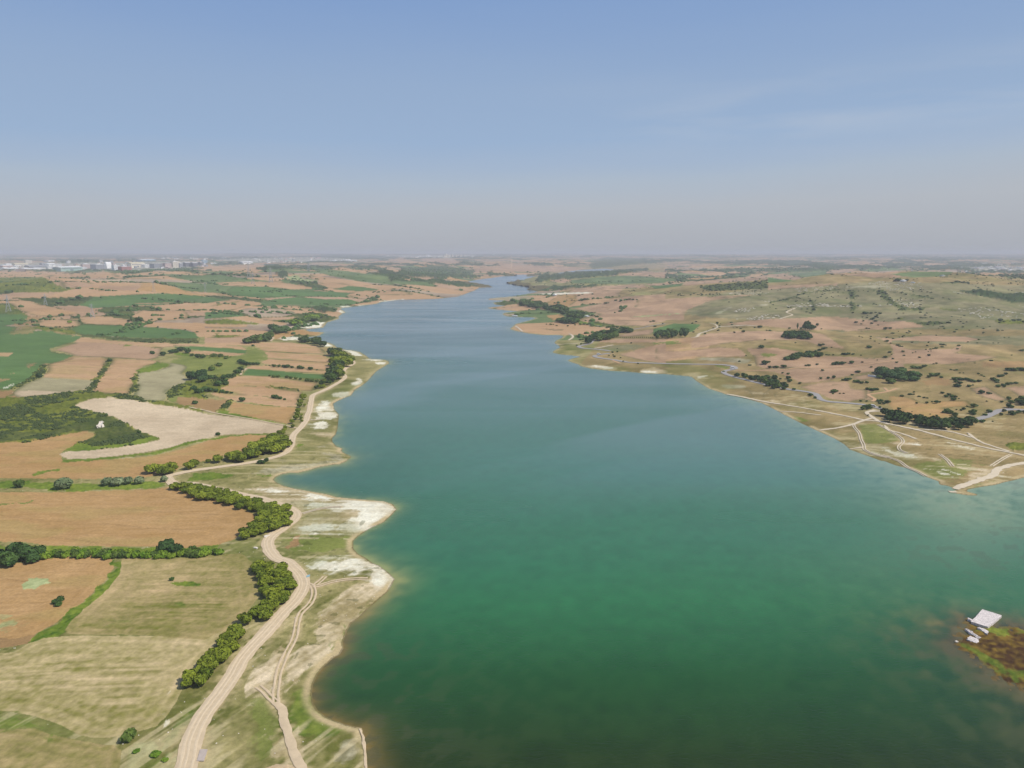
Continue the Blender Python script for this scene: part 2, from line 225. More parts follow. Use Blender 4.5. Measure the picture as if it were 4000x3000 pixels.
m('tan','A',(520,615),(830,535),(1130,535),(1170,560),(1120,650),(1050,760),(1000,785),(470,755),(520,680)); m('brown','A',(480,610),(560,612),(820,525),(835,532),(700,585),(520,625),(490,640)); m('paleg','A',(450,760),(1010,790),(980,860),(920,895),(700,920),(500,950),(200,975),(120,940),(170,890),(300,820)); m('pale','A',(130,905),(300,900),(700,915),(960,880),(700,925),(500,948),(200,975),(125,940))
m('scrub','A',(440,640),(500,620),(500,700),(450,750),(330,800),(150,890),(120,880),(350,760)); m('scrub','A',(1170,550),(1205,560),(1200,600),(1100,760),(1000,905),(950,905),(1000,800),(1100,680)); m('tan','A',(1210,550),(1700,575),(1740,595),(1540,640),(1480,690),(1450,800),(1400,940),(1340,948),(1000,912),(1080,790),(1200,600))
m('bright','A',(1490,680),(1700,590),(1830,610),(1820,640),(1650,690),(1520,715),(1480,720)); m('scrub','A',(1450,720),(1490,700),(1480,800),(1470,900),(1400,948),(1430,820)); m('paleg','A',(1500,715),(1680,690),(1830,640),(1840,600),(2000,625),(2030,650),(1970,710),(2030,800),(1870,860),(1800,900),(1780,1000),(1720,1015),(1550,1000),(1440,960),(1480,880),(1490,780))
m('crop','A',(1860,420),(2212,430),(2212,465),(1900,440)); m('bright','A',(1850,480),(2020,490),(2100,530),(1900,520)); m('scrub','A',(1800,910),(2030,800),(2212,740),(2212,1000),(1950,960),(1800,1000)); m('meadow','A',(1800,1000),(1880,900),(1950,960),(1900,1030)); m('brown','A',(1900,970),(2050,960),(2212,1010),(2212,1110),(1900,1030))
m('brown','A',(-200,895),(130,900),(120,940),(200,975),(-200,960)); m('scrub','A',(-200,955),(200,975),(500,950),(900,900),(1000,910),(1400,945),(1560,1005),(1740,1015),(1900,1040),(2212,1110),(2212,1150),(2000,1095),(1850,1068),(1700,1058),(1500,1008),(1200,973),(1000,986),(805,1060),(870,1095),(1150,1160),(1300,1225),(1550,1360),(1700,1400),(1720,1425),(1500,1480),(1200,1525),(1000,1545),(720,1560),(650,1550),(700,1510),(920,1450),(1040,1370),(900,1345),(750,1370),(600,1430),(300,1460),(0,1480),(-200,1490))
m('scrubd','A',(900,1230),(1200,1180),(1300,1240),(1560,1370),(1640,1400),(1200,1500),(1000,1500),(920,1450),(1050,1370),(800,1340),(400,1440),(-200,1470),(-200,1420),(500,1350)); m('bright','A',(720,1560),(660,1535),(900,1460),(1000,1505),(1300,1475),(1600,1400),(1690,1405),(1700,1430),(1500,1480),(1000,1545))
m('orange','A',(-200,1492),(0,1480),(300,1460),(600,1430),(750,1370),(900,1345),(1040,1365),(920,1450),(700,1512),(650,1560),(660,1620),(640,1700),(-200,1700))
# tiles C, D, Z: fields beside the plantations
m('orange','Z',(-80,985),(0,960),(60,956),(110,945),(170,935),(200,935),(205,940),(170,955),(135,975),(133,995),(240,993),(330,985),(400,968),(470,945),(530,938),(580,942),(560,958),(520,975),(470,988),(405,1005),(390,1010),(360,1025),(300,1032),(200,1035),(100,1033),(0,1030),(-80,1028))
m('pale','A',(805,1065),(870,1030),(1000,990),(1100,978),(1200,978),(1500,1010),(1700,1060),(1850,1070),(2000,1100),(2212,1150),(2550,1190),(2900,1245),(3090,1290),(2980,1355),(2730,1370),(2500,1370),(2380,1380),(2212,1420),(2000,1460),(1850,1510),(1600,1560),(1300,1600),(950,1640),(750,1640),(670,1610),(655,1585),(720,1560),(1000,1545),(1300,1510),(1550,1470),(1700,1440),(1730,1425),(1680,1395),(1550,1355),(1400,1280),(1250,1190),(1150,1155),(1000,1130),(870,1090))
m('bright','C',(300,430),(450,385),(640,360),(640,378),(500,412),(330,445)); m('bright','C',(660,270),(900,258),(1300,225),(1640,180),(1880,120),(2000,80),(2212,40),(2450,5),(2700,-15),(2900,-5),(2700,0),(2450,20),(2212,62),(1950,122),(1700,205),(1300,245),(900,278),(680,297))
m('bright','Z',(-80,1030),(40,1040),(200,1045),(330,1040),(365,1045),(330,1054),(150,1062),(60,1055),(-80,1045)); m('orange','Z',(-80,1050),(0,1052),(100,1064),(200,1061),(330,1057),(370,1050),(420,1065),(500,1090),(550,1110),(555,1125),(535,1145),(505,1165),(470,1178),(400,1183),(330,1180),(200,1180),(100,1178),(50,1170),(0,1175),(-80,1180))
m('meadow','C',(0,755),(100,745),(200,730),(330,700),(380,695),(220,745),(100,765)); m('bright','D',(80,760),(180,690),(350,680),(600,700),(500,740),(300,760),(120,775)); m('bright','D',(850,700),(960,695),(1000,720),(880,720)); m('bright','D',(1250,370),(1320,380),(1300,410),(1250,405))
m('meadow','D',(1020,1420),(1300,1360),(1700,1370),(1850,1390),(1840,1480),(1600,1540),(1350,1520),(1250,1440)); m('brown','D',(1180,1400),(1280,1360),(1240,1500),(1150,1510))
m('orange','Z',(-80,1215),(60,1215),(110,1205),(200,1197),(240,1200),(246,1225),(225,1255),(180,1300),(120,1345),(60,1380),(0,1408),(-80,1420)); m('bright','Z',(246,1208),(262,1215),(262,1240),(238,1275),(195,1315),(150,1362),(130,1374),(50,1394),(70,1378),(120,1348),(180,1302),(225,1257),(246,1228)); m('brown','Z',(50,1394),(0,1412),(-40,1425),(0,1405),(70,1376))
m('weed','C',(320,1530),(420,1525),(490,1600),(420,1659),(270,1659)); m('weed','E',(-40,345),(90,340),(120,365),(80,400),(-40,425)); m('bright','E',(470,220),(540,180),(560,200),(500,230)); m('bright','Z',(-80,1180),(0,1175),(100,1180),(400,1184),(470,1178),(475,1190),(400,1200),(200,1197),(100,1207),(-80,1215))
m('hay','Z',(262,1207),(400,1205),(520,1195),(545,1215),(562,1255),(560,1290),(520,1340),(510,1360),(445,1385),(330,1373),(150,1369),(143,1360),(150,1345),(190,1310),(235,1270),(258,1240))
m('straw','E',(-60,640),(0,640),(120,590),(250,510),(400,460),(600,435),(830,430),(1000,440),(1500,440),(1900,470),(2080,380),(1960,560),(1850,680),(1750,800),(1690,930),(1640,1030),(1540,1180),(1440,1280),(1250,1330),(1050,1370),(850,1385),(720,1350),(600,1280),(450,1220),(250,1165),(100,1130),(0,1110),(-60,1090))
m('bright','E',(-60,1130),(0,1150),(200,1200),(300,1260),(550,1320),(590,1370),(480,1365),(300,1300),(0,1260),(-60,1250)); m('hay','E',(-60,1255),(0,1262),(300,1302),(560,1372),(800,1420),(1050,1450),(1120,1500),(1090,1900),(-60,1900)); m('meadow','E',(1230,1470),(1600,1560),(1620,1900),(1150,1900),(1190,1500)); m('weed','E',(1215,1470),(1330,1460),(1340,1540),(1230,1550)); m('weed','E',(1370,1510),(1500,1480),(1580,1600),(1400,1600))
m('bright','E',(1590,133),(1680,128),(1765,160),(1740,182),(1640,182),(1590,165)); m('bright','C',(1870,1590),(2000,1575),(2150,1615),(2140,1640),(1980,1635)); m('meadow','E',(980,280),(1150,270),(1260,300),(1100,315)); m('bright','E',(1050,425),(1120,420),(1110,435))
m('bright','E',(1560,1300),(1650,1220),(1800,1080),(1880,1000),(1800,1180),(1680,1290)); m('sand','E',(1510,1250),(1540,1190),(1620,1090),(1640,1070),(1600,1160),(1530,1260))
# lake shore, left
m('dusty','D',(760,840),(1100,830),(1500,900),(2000,965),(2350,1000),(2300,1150),(1950,1350),(1300,1360),(1100,1330),(1320,1240),(1380,1150),(1000,1000),(850,900)); m('sand','D',(1330,1020),(1700,985),(1950,972),(2212,985),(2300,1040),(2330,1100),(2212,1190),(1950,1335),(1750,1340),(1690,1290),(1940,1150),(1990,1110),(1900,1075),(1700,1110),(1550,1050),(1400,1060)); m('grass','D',(2060,985),(2180,985),(2150,1010),(2080,1010)); m('sand','D',(780,850),(1100,880),(1600,910),(1500,915),(1000,893)); m('sand','D',(1220,928),(1400,935),(1800,965),(1500,968))
m('sand','D',(1180,1340),(1350,1260),(1600,1240),(1680,1290),(1500,1340),(1300,1320)); m('rock','D',(790,680),(900,640),(1200,600),(1600,560),(1850,520),(1790,575),(1500,620),(1280,680),(950,690)); m('rock','D',(1480,410),(1620,375),(1600,402)); m('rock','D',(1520,460),(1800,500),(1780,550),(1600,520)); m('dusty','D',(1440,240),(1640,240),(1640,290),(1500,300))
m('sand','F',(1000,20),(1200,-10),(1560,-30),(1740,105),(1710,170),(1600,250),(1550,140),(1450,110),(1250,90)); m('dusty','F',(1640,220),(1560,180),(1400,200),(1250,280),(1130,430),(1100,560),(1230,600),(1000,700),(880,820),(860,1060),(950,920),(1100,800),(1250,740),(1330,620),(1400,480),(1520,350)); m('dusty','F',(850,640),(800,700),(640,880),(560,1010),(740,1060),(800,880),(880,740)); m('dusty','F',(860,660),(790,740),(650,870),(590,970),(640,960),(760,840),(860,720))
m('bright','F',(890,1060),(1000,1000),(1110,840),(1070,980),(1060,1100),(1120,1200),(1340,1310),(1300,1370),(1100,1400),(930,1400),(880,1250)); m('bright','F',(1230,660),(1300,590),(1350,480),(1380,480),(1320,600),(1260,690)); m('meadow','F',(600,1120),(700,1100),(790,1240),(810,1500),(650,1600),(600,1300)); m('rock','F',(1000,980),(1060,950),(1050,1000),(1010,1005)); m('rock','F',(1300,1440),(1440,1410),(1480,1550),(1440,1640),(1260,1640)); m('rock','F',(1270,1280),(1340,1300),(1400,1330),(1320,1325)); m('rock','F',(1260,760),(1340,690),(1300,755))
m('dusty','F',(700,1400),(870,1380),(1080,1430),(960,1500),(990,1620),(780,1600)); m('track','F',(640,1700),(680,1659),(780,1630),(980,1640),(1030,1659),(1040,1900),(500,1900))
# right bank, tiles K I J h
m('pink','K',(1180,430),(1500,380),(1750,300),(2212,270),(2212,560),(2000,620),(1700,610),(1460,570),(1270,550),(1500,500),(1400,470)); m('pink','K',(1160,240),(1600,200),(1750,210),(1700,290),(1350,340),(1130,320)); m('orange','K',(920,505),(1080,490),(1130,525),(1000,558)); m('orange','K',(1000,320),(1130,280),(1250,280),(1250,350),(1180,400),(1000,400),(900,380))
m('grass','K',(1880,250),(2212,235),(2212,270),(1800,300)); m('pink','K',(1530,770),(1800,755),(2212,755),(2212,790),(1700,800),(1500,790)); m('pink','K',(1690,720),(1880,680),(2100,645),(2060,710),(1750,735)); m('crop','K',(2080,650),(2300,590),(2600,600),(2500,680),(2212,690),(2070,700)); m('pink','K',(2000,1000),(1700,930),(2000,850),(2212,800),(2212,1020)); m('bright','K',(1150,555),(1250,555),(1560,610),(1400,612)); m('weed','K',(1860,515),(2212,490),(2212,496),(1900,522))
m('hill','K',(1450,860),(1700,820),(1950,820),(2000,850),(1850,880),(1650,890)); m('dusty','K',(1290,1045),(1500,1040),(1700,1070),(1650,1100),(1400,1075)); m('sand','K',(1400,1050),(1480,1045),(1680,1070),(1600,1080)); m('dusty','K',(1930,1090),(2080,1060),(2230,1110),(2212,1135),(2000,1130)); m('sand','K',(1940,1100),(1960,1125),(2130,1130),(2100,1110))
m('rock','K',(300,322),(400,312),(700,290),(800,310),(650,340),(450,340)); m('sand','K',(820,285),(1000,265),(1370,250),(1400,262),(1000,282)); m('pink','K',(800,640),(1000,650),(1200,660),(1000,665))
m('pink','I',(0,230),(150,150),(500,120),(1000,120),(1300,130),(1450,160),(1660,310),(1400,280),(1200,220),(800,210),(400,250),(0,310)); m('pink','I',(320,50),(700,0),(1500,-40),(2212,30),(2212,100),(1500,110),(1100,100),(760,60)); m('pink','I',(-300,340),(0,330),(300,290),(500,310),(600,370),(560,395),(200,400),(0,390),(-300,430))
m('pink','I',(600,310),(900,300),(1200,340),(1050,390),(1010,430),(1200,400),(1500,390),(2000,410),(2300,400),(2300,520),(1800,500),(1200,520),(800,520),(700,500),(680,400)); m('bright','I',(760,365),(900,362),(930,380),(850,400),(780,400)); m('pink','I',(650,540),(1200,520),(1800,500),(2212,520),(2212,550),(1950,560),(1700,600),(1500,650),(1200,690),(1080,620),(900,560))
m('pink','I',(1150,720),(1500,660),(1700,670),(1720,740),(1900,760),(1900,850),(1700,880),(1500,850),(1420,810),(1250,750)); m('pink','I',(1740,610),(1900,580),(2000,600),(1950,650),(1760,640)); m('dusty','I',(600,770),(850,790),(800,810),(620,790)); m('rock','I',(100,410),(400,405),(650,430),(600,470),(300,440),(60,430)); m('rock','I',(300,700),(560,700),(600,730),(420,745)); m('sand','I',(40,618),(220,600),(200,610),(60,628)); m('dusty','I',(800,870),(1130,890),(1130,915),(950,890)); m('bright','I',(1100,1030),(1200,1060),(1300,1100),(1150,1090)); m('bright','I',(260,480),(420,510),(380,530),(280,500))
m('pink','J',(0,860),(700,800),(880,830),(1000,880),(600,900),(200,930),(0,930)); m('pink','J',(380,1000),(600,1020),(1000,980),(1500,990),(1700,1030),(1500,1060),(900,1050),(600,1040),(560,1080)); m('pink','J',(560,1080),(800,1150),(1300,1150),(1450,1100),(1400,1200),(1900,1250),(1700,1290),(1300,1340),(700,1330),(600,1350),(300,1390),(0,1400),(0,1260),(500,1270),(600,1200)); m('pink','J',(90,1480),(350,1450),(370,1500),(200,1550),(100,1520)); m('brown','J',(1700,1300),(2300,1290),(2300,1360),(2000,1380),(1700,1370)); m('brown','J',(980,1540),(1150,1500),(1290,1530),(1340,1600),(1000,1590)); m('dry','J',(0,930),(600,905),(1200,900),(2212,950),(2212,980),(1500,985),(1000,975),(600,1010),(300,990),(0,980)); m('dry','J',(0,980),(380,990),(530,1080),(560,1130),(0,1080))
m('scrubd','J',(40,430),(150,430),(130,520),(110,560),(155,650),(80,680),(60,600),(90,540)); m('scrubd','J',(370,425),(520,430),(540,500),(620,560),(720,620),(830,660),(720,680),(600,620),(480,540),(410,470)); m('scrubd','J',(540,440),(700,450),(900,480),(1120,520),(1050,530),(800,475),(600,450)); m('scrubd','J',(830,640),(1030,630),(1000,660),(850,680)); m('wood','J',(1390,430),(1600,420),(1850,460),(1990,470),(2400,490),(2400,590),(2060,580),(1900,530),(1600,485)); m('scrubd','J',(850,830),(1120,810),(1280,830),(1000,860)); m('scrubd','4',(0,490),(150,460),(280,410),(420,390),(600,378),(600,384),(300,415),(160,475),(0,500)); m('scrubd','4',(350,465),(400,480),(405,560),(380,570),(380,500)); m('rock','J',(0,380),(300,360),(560,378),(400,390),(100,400)); m('rock','J',(640,590),(900,570),(980,590),(700,600)); m('rock','3',(1750,590),(1880,525),(1900,530),(1800,585)); m('rock','3',(2100,520),(2212,500),(2212,510),(2120,530)); m('scrubd','J',(1170,330),(1350,315),(1530,320),(1520,335),(1200,340)); m('scrub','J',(1850,790),(2212,740),(2212,800),(1900,840)); m('scrub','J',(600,780),(750,755),(700,790)); m('scrub','J',(1180,640),(1400,670),(1400,680),(1200,665))
m('pink','h',(0,20),(270,0),(300,60),(600,60),(560,110),(600,180),(400,170),(150,160),(50,120)); m('orange','h',(750,130),(1000,150),(1100,200),(1300,180),(1600,180),(1650,240),(1350,260),(1450,350),(1250,365),(1000,350),(850,290),(750,240)); m('pink','h',(1620,50),(1800,20),(1950,120),(2050,170),(1950,190),(1750,140)); m('pink','h',(2000,30),(2300,20),(2300,110),(2150,130)); m('dry','h',(1500,350),(2300,340),(2300,600),(1900,640),(1600,520)); m('scrub','h',(1950,640),(2212,600),(2300,740),(2100,720))
m('meadow','h',(400,430),(700,450),(860,600),(640,650),(500,640)); m('meadow','h',(950,880),(1400,800),(1700,830),(1600,950),(1300,1040),(1150,990)); m('dusty','h',(380,700),(480,650),(650,640),(760,700),(920,730),(1130,770),(1350,830),(1000,810),(750,790),(640,790),(480,750)); m('sand','h',(640,690),(900,735),(1080,770),(900,790),(720,730)); m('sand','h',(480,725),(600,720),(720,780),(600,765)); m('sand','h',(1170,900),(1350,920),(1480,960),(1300,945)); m('dusty','h',(1650,990),(1800,900),(1900,960),(1870,1010),(1700,1010)); m('sand','h',(1900,990),(2010,960),(1960,1025)); m('sand','h',(1340,622),(1420,632),(1470,660),(1680,700),(1650,708),(1450,672)); m('dusty','h',(760,640),(1100,650),(1110,665),(800,660)); m('sand','h',(1000,650),(1100,658),(1060,665)); m('dusty','h',(960,390),(1250,450),(1480,500),(1100,470),(900,410),(680,400),(680,380))
m('bright','h',(1590,1110),(1850,1060),(1990,1050),(1800,1110),(1620,1145))
m('isle','G',(400,600),(1000,400),(4000,500),(4000,2600),(1500,1700),(500,1100)); m('bright','G',(1120,620),(1540,640),(1659,700),(1300,720),(1140,700)); m('bright','G',(620,870),(700,920),(840,980),(1050,1100),(1200,1180),(1400,1350),(1700,1450),(1700,1560),(1400,1440),(1250,1300),(1000,1160),(740,1010),(560,940))
ROADS = []
def road(name, mat, width, *segs, **k): ROADS.append((name, mat, width, segs, k))
def ruts(name, mat, *segs): ROADS.append((name, mat, None, segs, {}))
road('gravel_road', 'gravel', 5.2, ('S', [(640,3250),(690,3110)]), ('F', [(70,1600),(105,1430),(195,1240),(330,1060),(440,900),(500,790),(590,680),(700,565),(840,405),(950,290),(1003,180),(980,100),(925,40),(872,-10)]), ('D', [(1040,1600),(968,1500),(962,1420),(1010,1360),(1110,1290),(1230,1200),(1262,1140),(1230,1090),(1150,1050),(1000,1000),(860,955),(700,925),(400,855),(100,800)]), ('C', [(1935,560),(1850,505),(1800,450)]), seed=3)
road('gravel_road', 'gravel', 4.4, ('C', [(1780,470),(1830,440),(2000,400),(2212,365)]), ('D', [(300,640),(600,600),(850,560),(1000,525),(1130,480),(1200,410),(1220,330),(1240,270),(1310,200),(1370,120),(1390,50)]), ('B', [(1130,1400),(1150,1290),(1170,1230),(1260,1190),(1380,1130),(1480,1070),(1515,1030),(1490,990),(1520,940),(1590,900),(1608,880),(1585,850),(1530,820),(1480,790),(1500,760),(1470,738)]), seed=5)
road('dirt_track', 'gravel', 2.3, ('F', [(785,1130),(835,1200),(850,1300),(890,1400),(920,1500),(955,1600),(1010,1700),(1060,1900)]), fray=.22, seed=2, lift=.15)
ruts('dirt_track', 'gravel', ('F', [(1030,170),(1075,185),(1090,250),(1060,330),(990,400),(960,470),(945,560),(920,640),(870,730),(830,820),(805,900),(790,1000),(783,1060),(785,1140)]))
ruts('dirt_track', 'gravel', ('F', [(1060,190),(1130,185),(1250,150),(1400,130),(1530,125)])); ruts('dirt_track', 'gravel', ('F', [(1100,180),(1150,140),(1180,110)]))
ruts('dirt_track', 'gravel', ('F', [(785,1130),(730,1080),(690,1040),(640,1000)])); road('dirt_track', 'gravel', .55, ('F', [(1460,1345),(1490,1430),(1510,1560),(1520,1700)]), fray=1.1)
ruts('dirt_track', 'white', ('D', [(1330,1125),(1450,1090),(1600,1060),(1750,1050)])); road('dirt_track', 'white', 1.4, ('B', [(1140,1490),(1180,1500),(1250,1480)]), fray=.5)
road('dirt_track', 'gravel', 3.5, ('B', [(880,525),(930,495),(992,480)])); road('dirt_track', 'gravel', 3, ('B', [(712,645),(740,605)])); road('dirt_track', 'gravel', 1.6, ('B', [(880,1558),(950,1575),(1005,1588)])); road('dirt_track', 'gravel', 2, ('B', [(385,1010),(410,970),(450,940)]))
road('dirt_track', 'gravel', 1.5, ('B', [(-200,1350),(0,1392),(130,1425),(400,1470),(700,1525),(880,1558)])); road('dirt_track', 'clay', 2, ('1', [(490,290),(560,315),(690,360)])); road('dirt_track', 'gravel', 2, ('B', [(740,247),(1000,255),(1300,270),(1440,290)]))
road('asphalt_road', 'asphalt', 5.5, ('K', [(1800,1012),(1650,985),(1500,965),(1445,948),(1480,932),(1610,915)])); road('asphalt_road', 'asphalt', 5.5, ('K', [(1620,890),(1500,875),(1320,860),(1272,840),(1310,830),(1390,810),(1430,770),(1450,740)]))
road('asphalt_road', 'asphalt', 5.2, ('K', [(1800,1012),(1900,1016),(2212,1026)]), ('I', [(250,482),(400,492),(460,505),(478,525),(440,537),(370,552),(352,570),(400,595),(500,625),(700,675),(900,720),(1050,750),(1200,770),(1330,795),(1370,830),(1400,860),(1500,885),(1700,900),(1850,915),(1960,935),(2090,972)]), ('h', [(850,330),(1200,385),(1600,395),(1750,370),(1850,335),(1920,300),(1980,282),(2100,277),(2300,290)]), fray=.03)
road('dirt_track', 'white', 2.6, ('I', [(380,805),(540,830),(800,885),(1200,950),(1500,1005),(1850,1080)]), ('h', [(500,395),(640,405),(760,435),(1000,485),(1100,507),(1240,545),(1400,590),(1600,640),(1800,690),(2000,730),(2300,790)]), fray=.35)
road('dirt_track', 'white', 3, ('h', [(600,282),(515,310),(560,350),(640,400),(760,438)])); road('dirt_track', 'white', 2.2, ('h', [(700,292),(620,296),(530,305)])); road('dirt_track', 'white', 2.4, ('h', [(0,505),(200,475),(370,435),(480,395),(580,370)]), fray=.3); road('dirt_track', 'white', 1.6, ('I', [(940,990),(1100,995),(1250,1010),(1400,1030)]), fray=.5)
ruts('dirt_track', 'white', ('h', [(370,430),(380,470),(430,530),(450,600),(480,660),(490,710),(560,750),(640,775),(740,800)])); ruts('dirt_track', 'white', ('h', [(640,440),(740,495),(850,560),(905,620),(860,680),(880,720),(950,750)])); road('dirt_track', 'white', 1.8, ('h', [(700,450),(760,500),(900,540),(1050,595)]), fray=.4)
road('dirt_track', 'white', 3.6, ('h', [(1475,1140),(1530,1105),(1600,1080),(1750,1030),(1870,990),(1920,930),(2050,885),(2300,840)]), fray=.3); road('dirt_track', 'white', 1.8, ('h', [(1600,530),(1700,600),(1800,650),(2050,730)]), fray=.5); ruts('dirt_track', 'white', ('h', [(680,770),(850,830),(950,900),(1060,950),(1150,1000)])); road('dirt_track', 'white', 2, ('h', [(1060,492),(1300,500),(1480,530),(1650,580)]), fray=.5)
road('dirt_track', 'clay', 2.6, ('h', [(570,190),(600,165),(532,118),(640,100),(740,83),(840,50)])); ruts('dirt_track', 'white', ('h', [(1860,890),(2000,800),(2070,765)])); road('dirt_track', 'clay', 2, ('h', [(745,80),(700,45)])); ruts('dirt_track', 'white', ('h', [(1300,760),(1380,820),(1440,890)])); road('dirt_track', 'white', 1.6, ('h', [(330,708),(470,685)]), fray=.4); road('dirt_track', 'white', 2.5, ('h', [(1480,1165),(1400,1165)]) , fray=.4)
road('dirt_track', 'white', 4, ('I', [(0,195),(60,185),(90,150),(150,130),(270,90),(350,72),(550,60),(720,68)])); road('dirt_track', 'white', 2.5, ('I', [(290,85),(260,50),(200,35)])); road('dirt_track', 'white', 3, ('K', [(590,620),(620,640),(665,680)])); road('dirt_track', 'white', 3, ('K', [(1165,775),(1210,740),(1195,715),(1165,705)])); road('dirt_track', 'white', 3, ('4', [(100,635),(210,600),(160,575),(235,540)]))
road('dirt_track', 'clay', 2.5, ('K', [(1640,990),(1680,1010),(1720,1025)])); road('dirt_track', 'white', 3, ('K', [(1440,862),(1540,845),(1640,825)])); road('dirt_track', 'clay', 2.5, ('I', [(480,545),(900,545),(1200,520),(1800,495),(2212,440)])); road('dirt_track', 'white', 2, ('K', [(1030,822),(1180,812),(1260,810)])); road('dirt_track', 'asphalt', 4, ('K', [(1380,608),(1560,625)])); road('dirt_track', 'asphalt', 3.5, ('K', [(1850,660),(2000,630),(2212,595)]))
HAZE = 1.3e-4
# ---------------------------------------------------------------- terrain heights
HILLS = [(860,1680,360,260,55),(1650,2200,500,380,42),(-1100,1720,260,220,40),(-560,1250,170,120,9),(-1500,2500,600,400,30),(-500,2400,500,250,16),(-900,3000,500,300,18),(300,2600,400,260,8),
         (700,880,160,110,6),(-420,560,120,90,7),(-330,330,90,50,3.0),(1200,1150,300,160,9),(-150,1900,160,160,8),(-900,2150,160,120,14),(-300,3150,400,200,18)]
def land(X, Y, s):
    d = np.maximum(s, 0); D = np.hypot(X, Y)
    z = 1.0 * (1 - np.exp(-d / 10)) + .018 * np.minimum(d, 500) + .10 * fbm(X / 9, Y / 9, 5, 2) * sst(d, 2, 12)
    z += sst(d, 10, 160) * (1.6 + sst(D, 300, 1500) * 4) * fbm(X / 140, Y / 140, 21, 2)
    z += sst(d, 30, 200) * sst(D, 500, 1100) * 9.5 * (.5 - np.abs(fbm(X / 190 + .4 * vn(X / 300, Y / 300, 25), Y / 230, 24, 2))) * np.where(X > 0, 1.3, .8)
    z += sst(d, 60, 500) * (sst(D, 700, 3000) * 9) * (fbm(X / 480, Y / 380, 31, 3) + .2)
    for hx, hy, sx, sy, hh in HILLS: z += hh * np.exp(-((X - hx) / sx) ** 2 / 2 - ((Y - hy) / sy) ** 2 / 2) * sst(d, 0, 200)
    z += sst(d, 100, 900) * (sst(Y, 2200, 4200) * np.where(X < 0, 22, 12) + sst(Y, 4500, 9000) * 22 + sst(Y, 9000, 16000) * 30)
    z += sst(d, 200, 1500) * (sst(Y, 4000, 8000) * 10 + sst(Y, 8000, 16000) * 16) * (fbm(X / 1900, Y / 2600, 41, 3) + .1)
    return np.where(s > 0, z, np.maximum(s * .06, -4))
def spans(a):
    out = []
    for x0, x1, n in a: out.append(np.linspace(x0, x1, n, endpoint=False))
    return np.concatenate(out)
TT = np.concatenate([spans([(-2.4, -1.0, 40), (-1.0, -.86, 25), (-.86, .86, 1560), (.86, 1.0, 25), (1.0, 2.4, 40)]), [2.4]])
ys = [70.0]
while ys[-1] < 26000:
    y = ys[-1]; ys.append(y + (3.0 if y < 130 else min(y * y / (704 * H) * .85, .0062 * y)))
YY = np.array(ys)
print('grid', len(YY), len(TT))
GX = YY[:, None] * TT[None, :]; GY = np.repeat(YY[:, None], len(TT), 1)
# shore distance: exact on a thinned grid, refined near the water's edge
si = np.unique(np.r_[0:len(YY):5, len(YY) - 1]); sj = np.unique(np.r_[0:len(TT):5, len(TT) - 1])
coarse = shore(GX[np.ix_(si, sj)], GY[np.ix_(si, sj)])
tmp = np.stack([np.interp(np.arange(len(TT)), sj, r) for r in coarse])
fi = np.interp(np.arange(len(YY)), si, np.arange(len(si))); i0 = np.minimum(fi.astype(int), len(si) - 2); fr = (fi - i0)[:, None]
SD = tmp[i0] * (1 - fr) + tmp[i0 + 1] * fr
near = np.abs(SD) < np.maximum(14, .02 * GY)
SD[near] = shore(GX[near], GY[near])
GZ = land(GX, GY, SD)
GH0 = GZ.copy()
def ground(P, h=0.0):
    """chart points -> points on the land (or h above it)"""
    a = (P[:, 0] - 2000) / FL; b = (1500 - P[:, 1]) / FL
    dy = cp_ + b * sp_; dz = -sp_ + b * cp_; t = a / dy; k = dz / dy
    j = np.interp(t, TT, np.arange(len(TT))); j0 = np.clip(j.astype(int), 0, len(TT) - 2); fj = j - j0
    out = np.zeros((len(P), 3)); h = np.broadcast_to(h, (len(P),))
    for n in range(len(P)):
        col = GH0[:, j0[n]] * (1 - fj[n]) + GH0[:, j0[n] + 1] * fj[n]
        col = np.maximum(col, 0) + h[n]; ray = H + k[n] * YY
        hit = np.nonzero(col >= ray)[0]; i = hit[0] if len(hit) else len(YY) - 1
        i = max(i, 1); d0 = ray[i - 1] - col[i - 1]; d1 = ray[i] - col[i]
        f = d0 / (d0 - d1) if d0 != d1 else 0; f = min(max(f, 0), 1)
        y = YY[i - 1] + (YY[i] - YY[i - 1]) * f
        out[n] = (t[n] * y, y, col[i - 1] * (1 - f) + col[i] * f - h[n])
    return out
def zat(x, y):
    t = x / y; j = np.interp(t, TT, np.arange(len(TT))); i = np.interp(y, YY, np.arange(len(YY)))
    j0 = np.clip(j.astype(int), 0, len(TT) - 2); i0 = np.clip(i.astype(int), 0, len(YY) - 2); fj = j - j0; fi = i - i0
    g = lambda a, b: GH0[a, b]
    return (g(i0, j0) * (1 - fj) + g(i0, j0 + 1) * fj) * (1 - fi) + (g(i0 + 1, j0) * (1 - fj) + g(i0 + 1, j0 + 1) * fj) * fi
# ---------------------------------------------------------------- land cover on the ground sheet
keys = list(PAL); D0 = np.array([lin(PAL[k][0]) for k in keys]); D1 = np.array([lin(PAL[k][1]) for k in keys]); ix = {k: i for i, k in enumerate(keys)}
for k in ('sand', 'dusty', 'pale', 'track'): D0[ix[k]] *= [1, .985, 1.05]; D1[ix[k]] *= [1, .985, 1.05]
keep = SD > -60
keep &= (GX / GY > -2.5)
r_, c_ = np.nonzero(keep); VX = GX[r_, c_]; VY = GY[r_, c_]; VZ = GZ[r_, c_]; VS = SD[r_, c_]
foot = VY * VY / (704 * H)                                # metres of ground under one picture dot, along the view
def fade(s): return 1 / (1 + (foot / (s * 2.0)) ** 2)
nA = fbm(VX / 14, VY / 14, 1, 3); nB = fbm(VX / 1.7, VY / 1.7, 2, 2) * fade(1.2); nL = fbm(VX / 90, VY / 90, 3, 2)
